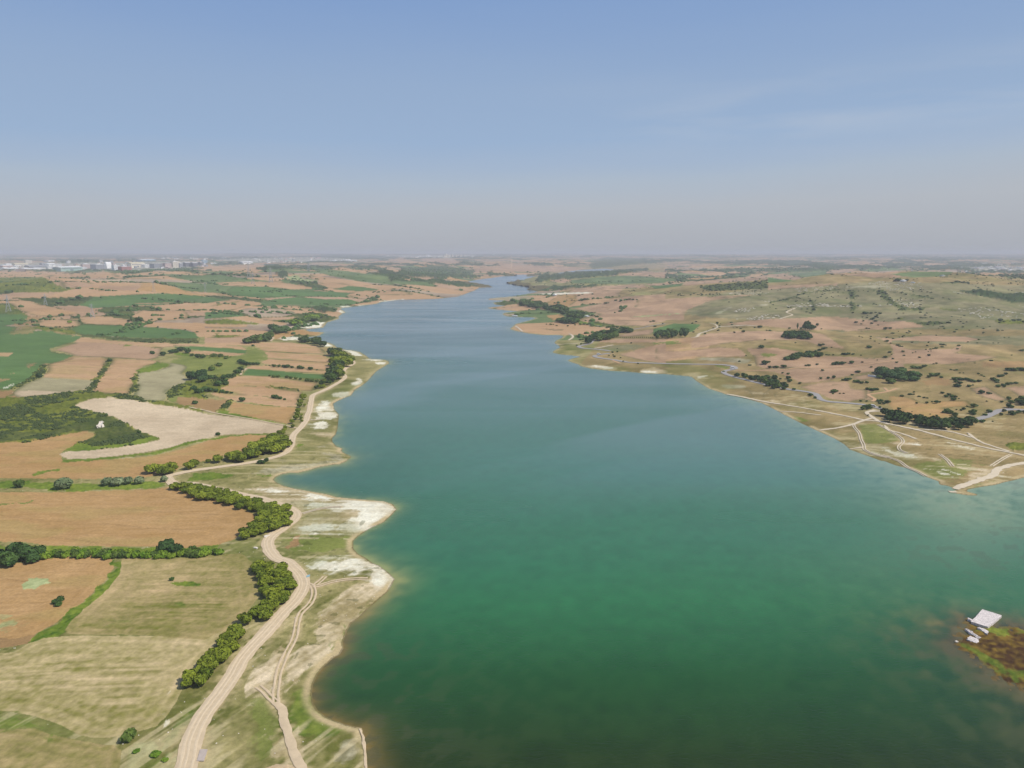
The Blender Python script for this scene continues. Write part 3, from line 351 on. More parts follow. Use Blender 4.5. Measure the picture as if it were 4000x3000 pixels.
nS = fbm((VX + .25 * VY) / 30, (VY - .06 * VX + 3 * nL + .00045 * (VX + 110) ** 2) / 2.4, 4, 3) * fade(1.8)
nK = fbm(VX / 60, (VY + .12 * VX) / 5.5, 9, 3) * (.35 + .65 * fade(5))
cl = np.full(len(VX), -1)
left = VX < np.interp(VY, [0, 300, 700, 1500, 4000, 9000], [200, 0, 60, 250, -150, -150])
cl[left] = ix['grass']; cl[~left] = ix['dry']
# patchwork of fields further out
wob = np.stack([VX + 60 * vn(VX / 400, VY / 400, 51), VY + 60 * vn(VX / 400, VY / 400, 52)])
th = .5 * vn(VX / 2500, VY / 2500, 53); U = (wob[0] * np.cos(th) + wob[1] * np.sin(th)) / 230; V = (-wob[0] * np.sin(th) + wob[1] * np.cos(th)) / 150
b1 = np.full(len(VX), 9.0); b2 = b1.copy(); bh = np.zeros(len(VX)); iu = np.floor(U); iv = np.floor(V)
for a in (-1, 0, 1):
    for b in (-1, 0, 1):
        cx = iu + a; cy = iv + b; dx = np.abs(cx + .15 + .7 * _hash(cx, cy, 60) - U); dy = np.abs(cy + .15 + .7 * _hash(cx, cy, 61) - V); d = dx + dy
        c = d < b1; b2 = np.where(c, b1, np.minimum(b2, d)); b1 = np.where(c, d, b1); bh = np.where(c, _hash(cx, cy, 62), bh)
L3 = fbm(VX / 1300, VY / 1700, 63, 2)
p = bh + .22 * L3
far = VY > np.where(left, 980, 2150)
sel = np.select([p < .05, p < .2, p < .33, p < .62, p < .8, p < .9], [ix['wood'], ix['scrubd'], ix['cropd'], ix['tan'], ix['pink'], ix['orange']], ix['plow'])
cl[far] = sel[far]
hedge = far & ((b2 - b1) < .05 + .12 * vn(VX / 90, VY / 90, 66)); cl[hedge] = ix['scrubd']
woods = (VY > 2300) & (fbm(VX / 520, VY / 900, 67, 4) > .42 + .12 * (VY < 4300)); cl[woods] = ix['wood']
amp = .4 + .0014 * VY
soft = {'sand': 4.2, 'dusty': 4.5, 'rock': 5, 'weed': 3, 'bright': 2.2, 'scrub': 2, 'scrubd': 2.5, 'meadow': 4, 'brown': 3, 'grass': 3, 'dry': 4, 'hill': 6, 'isle': 2, 'urban': 5}
n1 = fbm(VX / 5, VY / 5, 71, 3); n2 = fbm(VX / 5, VY / 5, 72, 3)
f1 = vn(VX / 40, VY / 40, 73); f2 = vn(VX / 40, VY / 40, 74)
proj = {}
base_cl = cl.copy(); mixw = np.zeros(len(VX))
OVER = []
JIT = [(fbm(VX / a, VY / a, 300 + k, 2), fbm(VX / a, VY / a, 310 + k, 2), b) for k, (a, b) in enumerate([(3, 1.5), (5, 3), (9, 5), (16, 8), (7, 4), (28, 9)])]
for name, P, tile in M:
    if name in ('sand', 'dusty', 'rock') or (name in ('meadow', 'weed', 'bright') and tile in 'hIEFG'):
        q = np.zeros(len(VX)); near_ = VY < 2500
        for k, (ja, jb, b) in enumerate(JIT):
            if ('J', k) not in proj: s_ = np.minimum(1, VY / 260); proj[('J', k)] = project(VX + ja * b * s_, VY + jb * b * s_ * 1.6, VZ)
            q += inpoly(*proj[('J', k)], P)
        i = np.nonzero(q)[0]; OVER.append((ix[name], i, q[i] / len(JIT))); continue
    s = soft.get(name, .6)
    if s not in proj:
        A = amp * s; proj[s] = project(VX + A * (n1 + .4 * f1) * (1.4 if s > 3 else 1), VY + A * (n2 + .4 * f2), VZ)
    cl[inpoly(proj[s][0], proj[s][1], P)] = ix[name]
# what varies inside each cover: tilt, mottling, rows
W = {k: (.5, .30, .12, .0, .18) for k in keys}             # bias, mottling 14 m, fine 2 m, rows, 90 m
W.update(tan=(.5, .14, .08, .34, .32), orange=(.5, .2, .1, .4, .25), pink=(.5, .16, .06, .3, .35), straw=(.55, .3, .3, .5, .3), hay=(.5, .3, .22, .4, .35), pale=(.62, .22, .04, .22, .5), paleg=(.5, .25, .06, .3, .4), plow=(.4, .3, .05, .3, .6),
         crop=(.5, .14, .12, .25, .25), cropd=(.5, .3, .1, .3, .4), sand=(.85, .4, .3, .5, .1), dusty=(.45, .55, .4, .9, .1), rock=(.4, .5, .9, .7, .1), scrub=(.5, .35, .9, 0, .3), scrubd=(.4, .4, .8, 0, .3),
         wood=(.5, .5, .8, 0, .2), grass=(.45, .5, .35, .25, .35), dry=(.45, .45, .3, .3, .4), hill=(.5, .5, .45, .3, .5), isle=(.4, .7, .9, .2, .1), urban=(.4, .9, .6, .3, .4), bright=(.5, .4, .5, 0, .2), meadow=(.5, .4, .3, .1, .3), track=(.5, .2, .2, .3, .1), weed=(.5, .5, .5, 0, .1))
WW_all = np.array([W[k] for k in keys]); WW = WW_all[cl]
nF = fbm((VX + .3 * VY) / 18, (VY - .05 * VX + 2.5 * nL + .00045 * (VX + 110) ** 2) / 1.0, 6, 2) * fade(.8)
dg = sst(VY, 215, 300); nU = fbm((VX * .90 - VY * .42) / 2.2, (VX * .42 + VY * .90) / 20, 12, 3) * (1 - dg) + nS * dg
FD = np.full(len(VX), 99.0); FK = np.zeros(len(VX), int)     # metres in from the edge of the near fields: headland passes
for name, P, tile in M:
    if name not in ('hay', 'straw', 'tan', 'orange', 'pale'): continue
    g_ = ground(P)[:, :2]
    if g_[:, 1].mean() > 520 or g_[:, 0].mean() > 60: continue
    i = np.nonzero(inpoly(VX, VY, g_) & (cl == ix[name]))[0]
    if len(i): FD[i] = pdist(VX[i], VY[i], g_)
BD = np.zeros(len(VX))                                      # rough hedged margins round the farther fields
for name, P, tile in M:
    if name not in ('tan', 'pink', 'crop', 'cropd', 'plow', 'orange', 'paleg'): continue
    Yc = ground(P)[:, 1].mean()
    if Yc < 430 or Yc > 4800: continue
    i = np.nonzero(inpoly(proj[.6][0], proj[.6][1], P))[0]
    if not len(i): continue
    g_ = ground(P)[:, :2]; d_ = pdist(VX[i], VY[i], g_); BD[i] = np.maximum(BD[i], np.exp(-(d_ / (1.0 + .0032 * VY[i])) ** 2))
for sx in (800, 1000, 2000, 2600, 2700, 2768, 3000, 3200, 3300, 3500): BD *= 1 - np.exp(-((proj[.6][0] - sx) / 34) ** 2)
BD *= sst(fbm(VX / 45, VY / 45, 87, 3), -.25, .3) * .75
HDL = np.clip(1 - (FD - 7) / 5, 0, 1)
nH = fbm(FD / 1.5 + .2 * nA, (VX + VY) / 70, 13, 2) * fade(.9)
nS = nS * (1 - HDL) + .6 * nH * HDL; nF = nF * (1 - HDL)
rows = np.where(np.isin(cl, [ix['grass'], ix['dry'], ix['dusty']]), nU, 0) + np.where(np.isin(cl, [ix['hay'], ix['straw'], ix['orange'], ix['pale']]), nS * .55 + nK * .4 + nF * .75, np.where(np.isin(cl, [ix['grass'], ix['dry'], ix['dusty']]), 0, nK + nF * .5))
rows = rows + .22 * np.exp(-((FD - 2.2) / .8) ** 2) * (VY < 420)
t = WW[:, 0] + WW[:, 1] * nA + WW[:, 2] * nB + WW[:, 3] * rows + WW[:, 4] * nL
t = np.clip(t, -.15, 1.25)[:, None]
col = D0[cl] * (1 - t) + D1[cl] * t
for ci, i, q in OVER:
    w_ = WW_all[ci]; tt = np.clip(w_[0] + w_[1] * nA[i] + w_[2] * nB[i] + w_[3] * nU[i] * .8, 0, 1.2)[:, None]
    a = (sst(q * 1.25 + .5 * nU[i] + .3 * nA[i], .15, .8) * (.95 if ci == ix['sand'] else .82))[:, None]
    col[i] = col[i] * (1 - a) + (D0[ci] * (1 - tt) + D1[ci] * tt) * a
oc = (sst(fbm(VX / 22, VY / 12, 86, 3), .05, .6) * .4 * np.isin(cl, [ix['orange'], ix['tan']]) * (VY < 900))[:, None]; col = col * (1 - oc) + np.array(lin((176, 156, 100))) * oc
BD = BD[:, None]; col = col * (1 - BD) + np.array(lin((92, 100, 54))) * BD
cn = fbm(VX / 130 + .3 * nL, VY / 85, 88, 3); ct = np.exp(-(((cn * 5) % 1 - .5) / .07) ** 2) * sst(fbm(VX / 60, VY / 60, 89, 2), -.1, .4) * .38 * (VX > 150) * (VY > 520) * (VY < 3000) * np.isin(cl, [ix['pink'], ix['dry'], ix['hill'], ix['orange'], ix['tan'], ix['brown']])
ct = ct[:, None]; col = col * (1 - ct) + np.array(lin((104, 98, 62))) * ct
mo = (np.clip(fbm(VX / 26, VY / 40, 94, 4), -.6, .6) * .26 * (VX > 150))[:, None] * sst(VY, 400, 700)[:, None]; col = col * (1 + mo)
# green ground showing through dry grass, scattered dark tussocks
gr = sst(fbm(VX / 45, VY / 45, 81, 3), .1, .5) * np.isin(cl, [ix['grass'], ix['dry'], ix['hill'], ix['dusty']]) * np.where(VX > 200, .25, .36)
col = col * (1 - gr[:, None]) + np.array(lin((112, 126, 60))) * gr[:, None]
sp = (vn(VX / 2.6, VY / 2.6, 82) > .36) & np.isin(cl, [ix['grass'], ix['dry'], ix['scrub'], ix['meadow'], ix['hill']]); sp &= vn(VX / 40, VY / 40, 83) > -.02
spw = .5 * sp * fade(2.2); col = col * (1 - spw[:, None]) + np.array(lin((78, 84, 36))) * spw[:, None]
lf = sst(nU + .6 * fbm(VX / 30, VY / 30, 84, 2),   .22, .75) * np.isin(cl, [ix['grass'], ix['dry']]) * .55 * (VS < 110)   # chalky bare streaks near the lake
col = col * (1 - lf[:, None]) + np.array(lin((214, 196, 162))) * lf[:, None]
# tramlines in the cereal fields
tram = np.isin(cl, [ix['tan'], ix['orange'], ix['pink']]) & (np.abs(((VY + .1 * VX + 10 * nL) / 17) % 1 - .5) < .03) & (nA > -.1)
col[tram & (VY < 900)] *= .86
# strand line: pale dried mud and shingle along the water
k = (np.exp(-((VS - 1.5) / (.9 + .0016 * VY)) ** 2) * (.8 + 1.2 * nA)) * (VY < 1800); k = np.clip(k * ~((VX > 80) & (VY < 330)), 0, 1)[:, None]
strand = np.where((VY < 640)[:, None], np.array(lin((206, 184, 150))), np.array(lin((180, 166, 128))))
col = col * (1 - k) + strand * k
wet = (VS < .5)[:, None] * .7; col = col * (1 - wet) + np.array(lin((120, 104, 72))) * wet
for nm_, mat_, w_, segs_, k_ in ROADS:                     # worn dirt along the tracks
    L_ = ground(cat(*segs_))[:, :2]; w0 = w_ or 1.6
    if L_[:, 1].min() > 1500: continue
    x0, y0 = L_.min(0) - 9; x1, y1 = L_.max(0) + 9; i = np.nonzero((VX > x0) & (VX < x1) & (VY > y0) & (VY < y1))[0]
    if not len(i): continue
    xs, ys_, dd = VX[i], VY[i], np.full(len(i), 1e9)
    for a_, b_ in zip(L_[:-1], L_[1:]):
        e_ = b_ - a_; t_ = np.clip(((xs - a_[0]) * e_[0] + (ys_ - a_[1]) * e_[1]) / (e_ @ e_ + 1e-9), 0, 1); dd = np.minimum(dd, np.hypot(xs - a_[0] - t_ * e_[0], ys_ - a_[1] - t_ * e_[1]))
    a = (np.exp(-(dd / (w0 * .62 + .7)) ** 3) * np.clip(.55 + .9 * nB[i] + .6 * nA[i], 0, .95))[:, None]
    if 'asphalt' in mat_: a = a * .5
    col[i] = col[i] * (1 - a) + np.array(lin((206, 184, 150))) * a
ALB = .80; col = col * np.array([.93, .945, .80])
# lumps of scrub, tussock and stones stand up from the ground
VZ2 = VZ + np.isin(cl, [ix['scrub'], ix['scrubd'], ix['wood']]) * sst(VS, 2, 8) * (1.1 + .0006 * VY) * np.clip(fbm(VX / 4.2, VY / 4.2, 91, 2) + .1, -.2, 1.5) + np.isin(cl, [ix['bright'], ix['isle']]) * .25 * fbm(VX / 1.6, VY / 1.6, 92, 2)
VZ2 = VZ2 + np.isin(cl, [ix['wood']]) * np.minimum(.0025 * VY, 9) * (.7 + fbm(VX / 30, VY / 30, 93, 3))
idm = np.full(GX.shape, -1, np.int64); idm[r_, c_] = np.arange(len(VX))
def grid_mesh(name, idm, V, mats, cols=None):
    a, b, c, d = idm[:-1, :-1], idm[:-1, 1:], idm[1:, 1:], idm[1:, :-1]
    ok = (a >= 0) & (b >= 0) & (c >= 0) & (d >= 0)
    F = np.stack([a[ok], b[ok], c[ok], d[ok]], 1).astype(np.int32)
    me = bpy.data.meshes.new(name); me.vertices.add(len(V)); me.vertices.foreach_set('co', V.astype(np.float32).ravel())
    me.loops.add(F.size); me.loops.foreach_set('vertex_index', F.ravel()); me.polygons.add(len(F)); me.polygons.foreach_set('loop_start', np.arange(0, F.size, 4, dtype=np.int32))
    me.update(calc_edges=True); me.polygons.foreach_set('use_smooth', np.ones(len(F), bool))
    for n, v in (cols or {}).items():
        at = me.attributes.new(n, 'FLOAT_COLOR', 'POINT'); at.data.foreach_set('color', np.concatenate([v, np.ones((len(v), 1))], 1).astype(np.float32).ravel())
    me.materials.append(mats); o = bpy.data.objects.new(name, me); C.objects.link(o); return o
def pmat(name):
    mt = bpy.data.materials.new(name); mt.use_nodes = True; nt = mt.node_tree; b = nt.nodes['Principled BSDF']; return mt, nt, b
mt, nt, b = pmat('ground')
at = N(nt, 'ShaderNodeAttribute', attribute_name='cover'); g = N(nt, 'ShaderNodeNewGeometry')
fn = N(nt, 'ShaderNodeTexNoise', i_Scale=.9, i_Detail=5.0, i_Roughness=.7); nt.links.new(g.outputs['Position'], fn.inputs['Vector'])
fn2 = N(nt, 'ShaderNodeTexNoise', i_Scale=.22, i_Detail=4.0, i_Roughness=.6); nt.links.new(g.outputs['Position'], fn2.inputs['Vector'])
fm = math_(nt, 'MULTIPLY', math_(nt, 'MULTIPLY_ADD', fn.outputs[0], .95, .52), math_(nt, 'MULTIPLY_ADD', fn2.outputs[0], .4, .8))
cc = N(nt, 'ShaderNodeCombineColor'); [nt.links.new(fm, cc.inputs[i]) for i in range(3)]
nt.links.new(mixc(nt, 1.0, at.outputs['Color'], cc.outputs[0], 'MULTIPLY'), b.inputs['Base Color']); b.inputs['Roughness'].default_value = 1; b.inputs['Specular IOR Level'].default_value = .1
bp = N(nt, 'ShaderNodeBump', i_Strength=.5, i_Distance=.25); nt.links.new(fn.outputs[0], bp.inputs['Height']); nt.links.new(bp.outputs[0], b.inputs['Normal'])
G_ = grid_mesh('ground', idm, np.stack([VX, VY, VZ2], 1), mt, {'cover': col * ALB}); G_['kind'] = 'structure'
# ---------------------------------------------------------------- the lake
wi = np.r_[0:len(YY):2]; wj = np.arange(0, len(TT), 2); WX = GX[np.ix_(wi, wj)]; WY = GY[np.ix_(wi, wj)]; WS = SD[np.ix_(wi, wj)]
wk = (WS < np.maximum(6, .02 * WY)) & (WY < 7000); rr, cc_ = np.nonzero(wk); wx = WX[rr, cc_]; wy = WY[rr, cc_]; ws = -WS[rr, cc_]
wid = np.full(WX.shape, -1, np.int64); wid[rr, cc_] = np.arange(len(wx))
WCOL = [(150, (30, 50, 4)), (185, (26, 72, 26)), (228, (36, 99, 54)), (316, (46, 102, 72)), (459, (60, 104, 84)), (800, (76, 108, 102)), (1600, (84, 114, 118)), (3500, (92, 122, 140))]  # tint by distance; far slate blue carries sky reflection and haze in the colour
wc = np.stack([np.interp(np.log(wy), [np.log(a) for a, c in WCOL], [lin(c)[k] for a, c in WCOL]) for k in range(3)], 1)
px_, py_ = project(wx, wy, 0 * wx)
wn = fbm(wx / 60, wy / 60, 101, 3); wn2 = fbm(wx / 5, wy / 5, 102, 3)
east = sst(wx - (.1 * wy + 60), 0, 140) * sst(wy, 235, 330) * (1 - sst(wy, 900, 1500))
isl = sst(wx, 60, 95) * (1 - sst(wy, 215, 262))
sh = np.exp(-np.maximum(ws, 0) / (5 + 26 * east + 2.5 * wn + 5.5 * isl - 2.2 * (1 - sst(wy, 195, 262)) * (wx < 0))) * (.7 + .45 * east + .4 * isl)
spit = np.exp(-(np.hypot((px_ - 3790) / 260, (py_ - 2010) / 130)) ** 2) * .55 + np.exp(-(np.hypot((px_ - 3640) / 700, (py_ - 2060) / 240)) ** 2) * .12
spit += .5 * np.exp(-np.maximum(ws, 0) / 3.5) * (wy < 420)
sh = np.clip(sh * (.8 + .5 * wn2) + spit * (.8 + .8 * wn), 0, 1)[:, None]
lw = (sst(wx, 30, 80))[:, None]; nw = ((1 - sst(wy, 195, 262)) * (1 - sst(wx, 0, 40)))[:, None]
shal = np.array(lin((134, 142, 84))) * (1 - lw) + np.array(lin((120, 140, 108))) * lw
shal = shal * (1 - nw) + np.array(lin((118, 98, 50))) * nw; shal = shal * (1 - isl[:, None]) + np.array(lin((92, 84, 44))) * (.75 + .5 * wn2[:, None]) * isl[:, None]
wc = wc * (1 - sh) + shal * sh
wd = sst(wn2 + .5 * wn, .25, .6) * (np.exp(-np.maximum(ws, 0) / 20) * (1 - sst(wy, 195, 222)) + .55 * np.exp(-(np.hypot((px_ - 3850) / 420, (py_ - 2130) / 150)) ** 2) + .5 * np.exp(-np.maximum(ws - 3, 0) / 12) * east)
wd = np.clip(wd * .65, 0, .7)[:, None]; wc = wc * (1 - wd) + np.array(lin((62, 66, 40))) * wd
patch = sst(fbm(wx / 300, wy / 520 - wx / 1400, 105, 3), -.35, .45)[:, None]; wc = wc * (.88 + .2 * patch) * (1 + (.16 * wn2 / (1 + (wy / 300) ** 2))[:, None])
stk = sst(fbm((wx + .5 * wy) / 420, (wy - .5 * wx) / 90, 107, 4), .0, .5)[:, None] * .3 * sst(wy, 260, 500)[:, None]; wc = wc * (1 - stk) + np.array(lin((112, 134, 140))) * stk  # wind streaks: their pale sky sheen is mixed into the water tint
mt, nt, b = pmat('lake water')
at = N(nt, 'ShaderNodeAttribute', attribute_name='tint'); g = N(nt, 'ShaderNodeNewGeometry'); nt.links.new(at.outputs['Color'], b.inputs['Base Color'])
b.inputs['IOR'].default_value = 1.33
mp = N(nt, 'ShaderNodeMapping'); mp.inputs['Scale'].default_value = (.55, 1.3, 1); mp.inputs['Rotation'].default_value = (0, 0, R(20)); nt.links.new(g.outputs['Position'], mp.inputs[0])
w1 = N(nt, 'ShaderNodeTexNoise', i_Scale=1.0, i_Detail=4.0, i_Roughness=.6); nt.links.new(mp.outputs[0], w1.inputs['Vector'])
mpb = N(nt, 'ShaderNodeMapping'); mpb.inputs['Scale'].default_value = (.0032, .011, 1); mpb.inputs['Rotation'].default_value = (0, 0, R(-24)); nt.links.new(g.outputs['Position'], mpb.inputs[0])
w2 = N(nt, 'ShaderNodeTexNoise', i_Scale=1.0, i_Detail=4.0, i_Roughness=.55, i_Distortion=.6); nt.links.new(mpb.outputs[0], w2.inputs['Vector'])
gust = math_(nt, 'MULTIPLY', math_(nt, 'SUBTRACT', w2.outputs[0], .36), 3.2, clamp=True)
nt.links.new(math_(nt, 'MULTIPLY_ADD', gust, .16, .12), b.inputs['Roughness'])
bp = N(nt, 'ShaderNodeBump', i_Distance=.35); nt.links.new(w1.outputs[0], bp.inputs['Height']); nt.links.new(math_(nt, 'MULTIPLY_ADD', gust, .45, .25), bp.inputs['Strength']); nt.links.new(bp.outputs[0], b.inputs['Normal'])
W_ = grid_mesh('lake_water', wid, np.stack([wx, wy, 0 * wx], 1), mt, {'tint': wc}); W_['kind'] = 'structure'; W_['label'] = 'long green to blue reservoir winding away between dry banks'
# ---------------------------------------------------------------- summer haze
def box_obj(name, x0, x1, y0, y1, z0, z1):
    me = bpy.data.meshes.new(name); v = [(x, y, z) for x in (x0, x1) for y in (y0, y1) for z in (z0, z1)]
    me.from_pydata(v, [], [(0,1,3,2),(4,6,7,5),(0,4,5,1),(2,3,7,6),(0,2,6,4),(1,5,7,3)]); me.update(); o = bpy.data.objects.new(name, me); C.objects.link(o); return o
zt = max(float(VZ2.max()), H) + 12
print('top', zt)
hz = box_obj('haze', -66000, 66000, -300, 27000, -6, zt); hz['kind'] = 'stuff'
mh = bpy.data.materials.new('haze air'); mh.use_nodes = True; nt = mh.node_tree; nt.nodes.clear()
pv = N(nt, 'ShaderNodeVolumePrincipled'); pv.inputs['Color'].default_value = (.88, .885, .92, 1); pv.inputs['Density'].default_value = HAZE; pv.inputs['Anisotropy'].default_value = 0.0
oo = N(nt, 'ShaderNodeOutputMaterial'); nt.links.new(pv.outputs[0], oo.inputs['Volume']); hz.data.materials.append(mh)
# ---------------------------------------------------------------- helpers for things
def mesh_np(name, V, F, mat, smooth=False, mats=None, mi=None):
    V = np.asarray(V, np.float32); me = bpy.data.meshes.new(name); me.from_pydata(V.tolist(), [], [tuple(int(i) for i in f) for f in F])
    me.materials.append(mat)
    if mats: [me.materials.append(x) for x in mats]
    if mi is not None: me.polygons.foreach_set('material_index', np.asarray(mi, np.int32))
    if smooth: me.polygons.foreach_set('use_smooth', np.ones(len(me.polygons), bool))
    me.update(); return me
def obj(name, me, parent=None, **kw):
    o = bpy.data.objects.new(name, me); C.objects.link(o); o.parent = parent
    for k, v in kw.items(): o[k] = v
    return o
def tag(o, label, cat, group=None):
    o['label'] = label; o['category'] = cat
    if group: o['group'] = group
    return o
def flatmat(name, c, rough=.9, noise=.18, scale=1.0, spec=.2):
    mt, nt, b = pmat(name); c = [v * (.88 if min(c) > 180 else ALB) for v in lin(c)]; g = N(nt, 'ShaderNodeNewGeometry')
    n = N(nt, 'ShaderNodeTexNoise', i_Scale=scale, i_Detail=4.0); nt.links.new(g.outputs['Position'], n.inputs['Vector'])
    f = math_(nt, 'MULTIPLY_ADD', n.outputs[0], noise * 2, 1 - noise); cc = N(nt, 'ShaderNodeCombineColor'); [nt.links.new(f, cc.inputs[i]) for i in range(3)]
    nt.links.new(mixc(nt, 1.0, tuple(c), cc.outputs[0], 'MULTIPLY'), b.inputs['Base Color']); b.inputs['Roughness'].default_value = rough; b.inputs['Specular IOR Level'].default_value = spec
    return mt
# ---------------------------------------------------------------- roads and tracks, laid as ribbons on the ground
MT = {'gravelL': flatmat('wheel worn gravel', (224, 203, 170), noise=.16, scale=.8), 'gravel': flatmat('pale gravel', (216, 194, 160), noise=.22, scale=.5), 'white': flatmat('chalk track', (222, 206, 178), noise=.16, scale=.5), 'asphalt': flatmat('worn asphalt', (168, 163, 158), noise=.08, scale=.4), 'clay': flatmat('clay track', (212, 170, 128), noise=.12, scale=.4)}
def smooth_line(P, step):
    P = np.asarray(P, float); d = np.r_[0, np.cumsum(np.hypot(*np.diff(P, axis=0).T))]; n = max(int(d[-1] / step), 4)
    # Catmull-Rom through the points
    out = []
    Q = np.vstack([2 * P[0] - P[1], P, 2 * P[-1] - P[-2]])
    for u in np.linspace(0, d[-1], n):
        i = min(int(np.searchsorted(d, u, 'right') - 1), len(P) - 2); t = (u - d[i]) / (d[i + 1] - d[i] + 1e-9)
        a, b, c, e = Q[i], Q[i + 1], Q[i + 2], Q[i + 3]
        out.append(.5 * (2 * b + (c - a) * t + (2 * a - 5 * b + 4 * c - e) * t * t + (3 * b - a - 3 * c + e) * t ** 3))
    return np.array(out)
def ribbon(name, pts, width, mat, lift=.12, off=0.0, fray=.07, seed=0):
    G0 = ground(pts); Y = G0[:, 1].mean(); step = max(.9, .004 * Y)
    L = smooth_line(G0[:, :2], step); T = np.gradient(L, axis=0); T /= np.hypot(T[:, 0], T[:, 1])[:, None] + 1e-9; Nn = np.stack([-T[:, 1], T[:, 0]], 1)
    s = np.arange(len(L)) * step
    K = 6; V = []
    for k in range(K + 1):
        u = k / K * 2 - 1; wv = width / 2 * u + off
        if k in (0, K): wv = wv + np.sign(u) * fray * width * (vn(s / 3, s * 0 + seed + k, 7) + .5 * vn(s / .9, s * 0 + seed + k, 8))
        p = L + Nn * np.asarray(wv).reshape(-1, 1) if np.ndim(wv) else L + Nn * wv
        z = np.maximum(zat(p[:, 0], p[:, 1]), 0.02) + lift + .0004 * p[:, 1] - (.05 if k in (0, K) else 0)
        V.append(np.column_stack([p, z]))
    V = np.stack(V, 1).reshape(-1, 3); F = [(i * (K + 1) + k, i * (K + 1) + k + 1, (i + 1) * (K + 1) + k + 1, (i + 1) * (K + 1) + k) for i in range(len(L) - 1) for k in range(K)]
    if len(F) and np.cross(V[F[0][1]] - V[F[0][0]], V[F[0][3]] - V[F[0][0]])[2] < 0: F = [f[::-1] for f in F]
    o = obj(name, mesh_np(name, V, F, MT[mat], True)); o['kind'] = 'structure'; return o
for nm_, mat_, w_, segs_, k_ in ROADS:
    if w_ is None:
        P = cat(*segs_); ribbon(nm_, P, .7, mat_, off=.68, fray=.3, seed=1); ribbon(nm_, P, .7, mat_, off=-.68, fray=.3, seed=2)
    else:
        ribbon(nm_, cat(*segs_), w_, mat_, **k_)
        if nm_ == 'gravel_road':
            for o_ in (-1.25, .35, 1.5): ribbon(nm_, cat(*segs_), .55 + .2 * abs(o_), mat_ + 'L', off=o_, fray=.3, lift=.16, seed=int(9 + o_ * 4))
# ---------------------------------------------------------------- foliage
def leafmat(name, c1, c2, hue=.02):
    mt, nt, b = pmat(name); oi = N(nt, 'ShaderNodeObjectInfo'); g = N(nt, 'ShaderNodeNewGeometry')
    n = N(nt, 'ShaderNodeTexNoise', i_Scale=1.1, i_Detail=3.0); nt.links.new(g.outputs['Position'], n.inputs['Vector'])
    f = math_(nt, 'ADD', math_(nt, 'MULTIPLY', n.outputs[0], .9), math_(nt, 'MULTIPLY_ADD', oi.outputs['Random'], .7, -.35), clamp=True)
    nt.links.new(mixc(nt, f, tuple(v * ALB for v in lin(c1)), tuple(v * ALB for v in lin(c2))), b.inputs['Base Color'])
    b.inputs['Roughness'].default_value = .8; b.inputs['Specular IOR Level'].default_value = .15
    return mt
LEAF = {'pine': leafmat('pine needles', (88, 106, 26), (150, 160, 48)), 'pined': leafmat('dark pine needles', (50, 74, 34), (88, 112, 48)), 'oak': leafmat('dark leaves', (48, 76, 38), (92, 120, 58)), 'bush': leafmat('bush leaves', (62, 88, 36), (112, 132, 58)),
        'olive': leafmat('grey green leaves', (100, 118, 80), (150, 162, 120)), 'fresh': leafmat('fresh green leaves', (88, 124, 30), (146, 168, 56))}
BARK = flatmat('bark', (112, 92, 72))
def ico(sub):
    bm = bmesh.new(); bmesh.ops.create_icosphere(bm, subdivisions=sub, radius=1); V = np.array([v.co[:] for v in bm.verts]); F = np.array([[v.index for v in f.verts] for f in bm.faces]); bm.free(); return V, F
ICO1, ICO2, ICO3 = ico(1), ico(2), ico(3)
def crown_mesh(kind, seed, leaves=420, leaf=.17):
    """unit crown: radius 1, base at z=0; several uneven lobes under a coat of leaf clumps"""
    r = np.random.default_rng(seed); tall = {'pine': .85, 'oak': .95, 'bush': .7, 'olive': .85, 'poplar': 2.6}[kind]
    lobes = [(0, 0, .5 * tall, .70)]
    for k in range(9 if kind != 'poplar' else 7):
        a = r.uniform(0, 6.28); q = r.uniform(.35, .62) * (.35 if kind == 'poplar' else 1); lobes.append((q * math.cos(a), q * math.sin(a), tall * r.uniform(.35, .78), r.uniform(.28, .45)))
    V, F = ICO2; Vs = []; Fs = []; n = 0
    for lx, ly, lz, lr in lobes:
        s = 1 + .22 * r.standard_normal(len(V)); P = V * (lr * .92 * s)[:, None] * [1, 1, .8 * (tall if kind == 'poplar' else 1)] + [lx, ly, lz]
        P[:, 2] = np.maximum(P[:, 2], .12); Vs.append(P); Fs.append(F + n); n += len(V)
    tris = [tuple(f) for f in np.concatenate(Fs)]
    LV = []; LF = []
    for i in range(leaves):
        lx, ly, lz, lr = lobes[r.integers(len(lobes))]; d = r.standard_normal(3); d /= np.linalg.norm(d); d[2] = abs(d[2]) * .9 if r.random() < .8 else d[2]
        c = np.array([lx, ly, lz]) + d * lr * r.uniform(.88, 1.18) * [1, 1, .8 * (tall if kind == 'poplar' else 1)]
        if c[2] < .1: continue
        u = np.cross(d, r.standard_normal(3)); u /= np.linalg.norm(u) + 1e-9; v = np.cross(d + .6 * r.standard_normal(3), u); v /= np.linalg.norm(v) + 1e-9; s = leaf * r.uniform(.6, 1.3)
        k = n + len(LV); LV += [c - u * s - v * s * .7, c + u * s * .8 - v * s, c + u * s + v * s * .6, c - u * s * .7 + v * s]; LF.append((k, k + 1, k + 2, k + 3))
    return np.concatenate(Vs + [np.array(LV)]), tris + LF
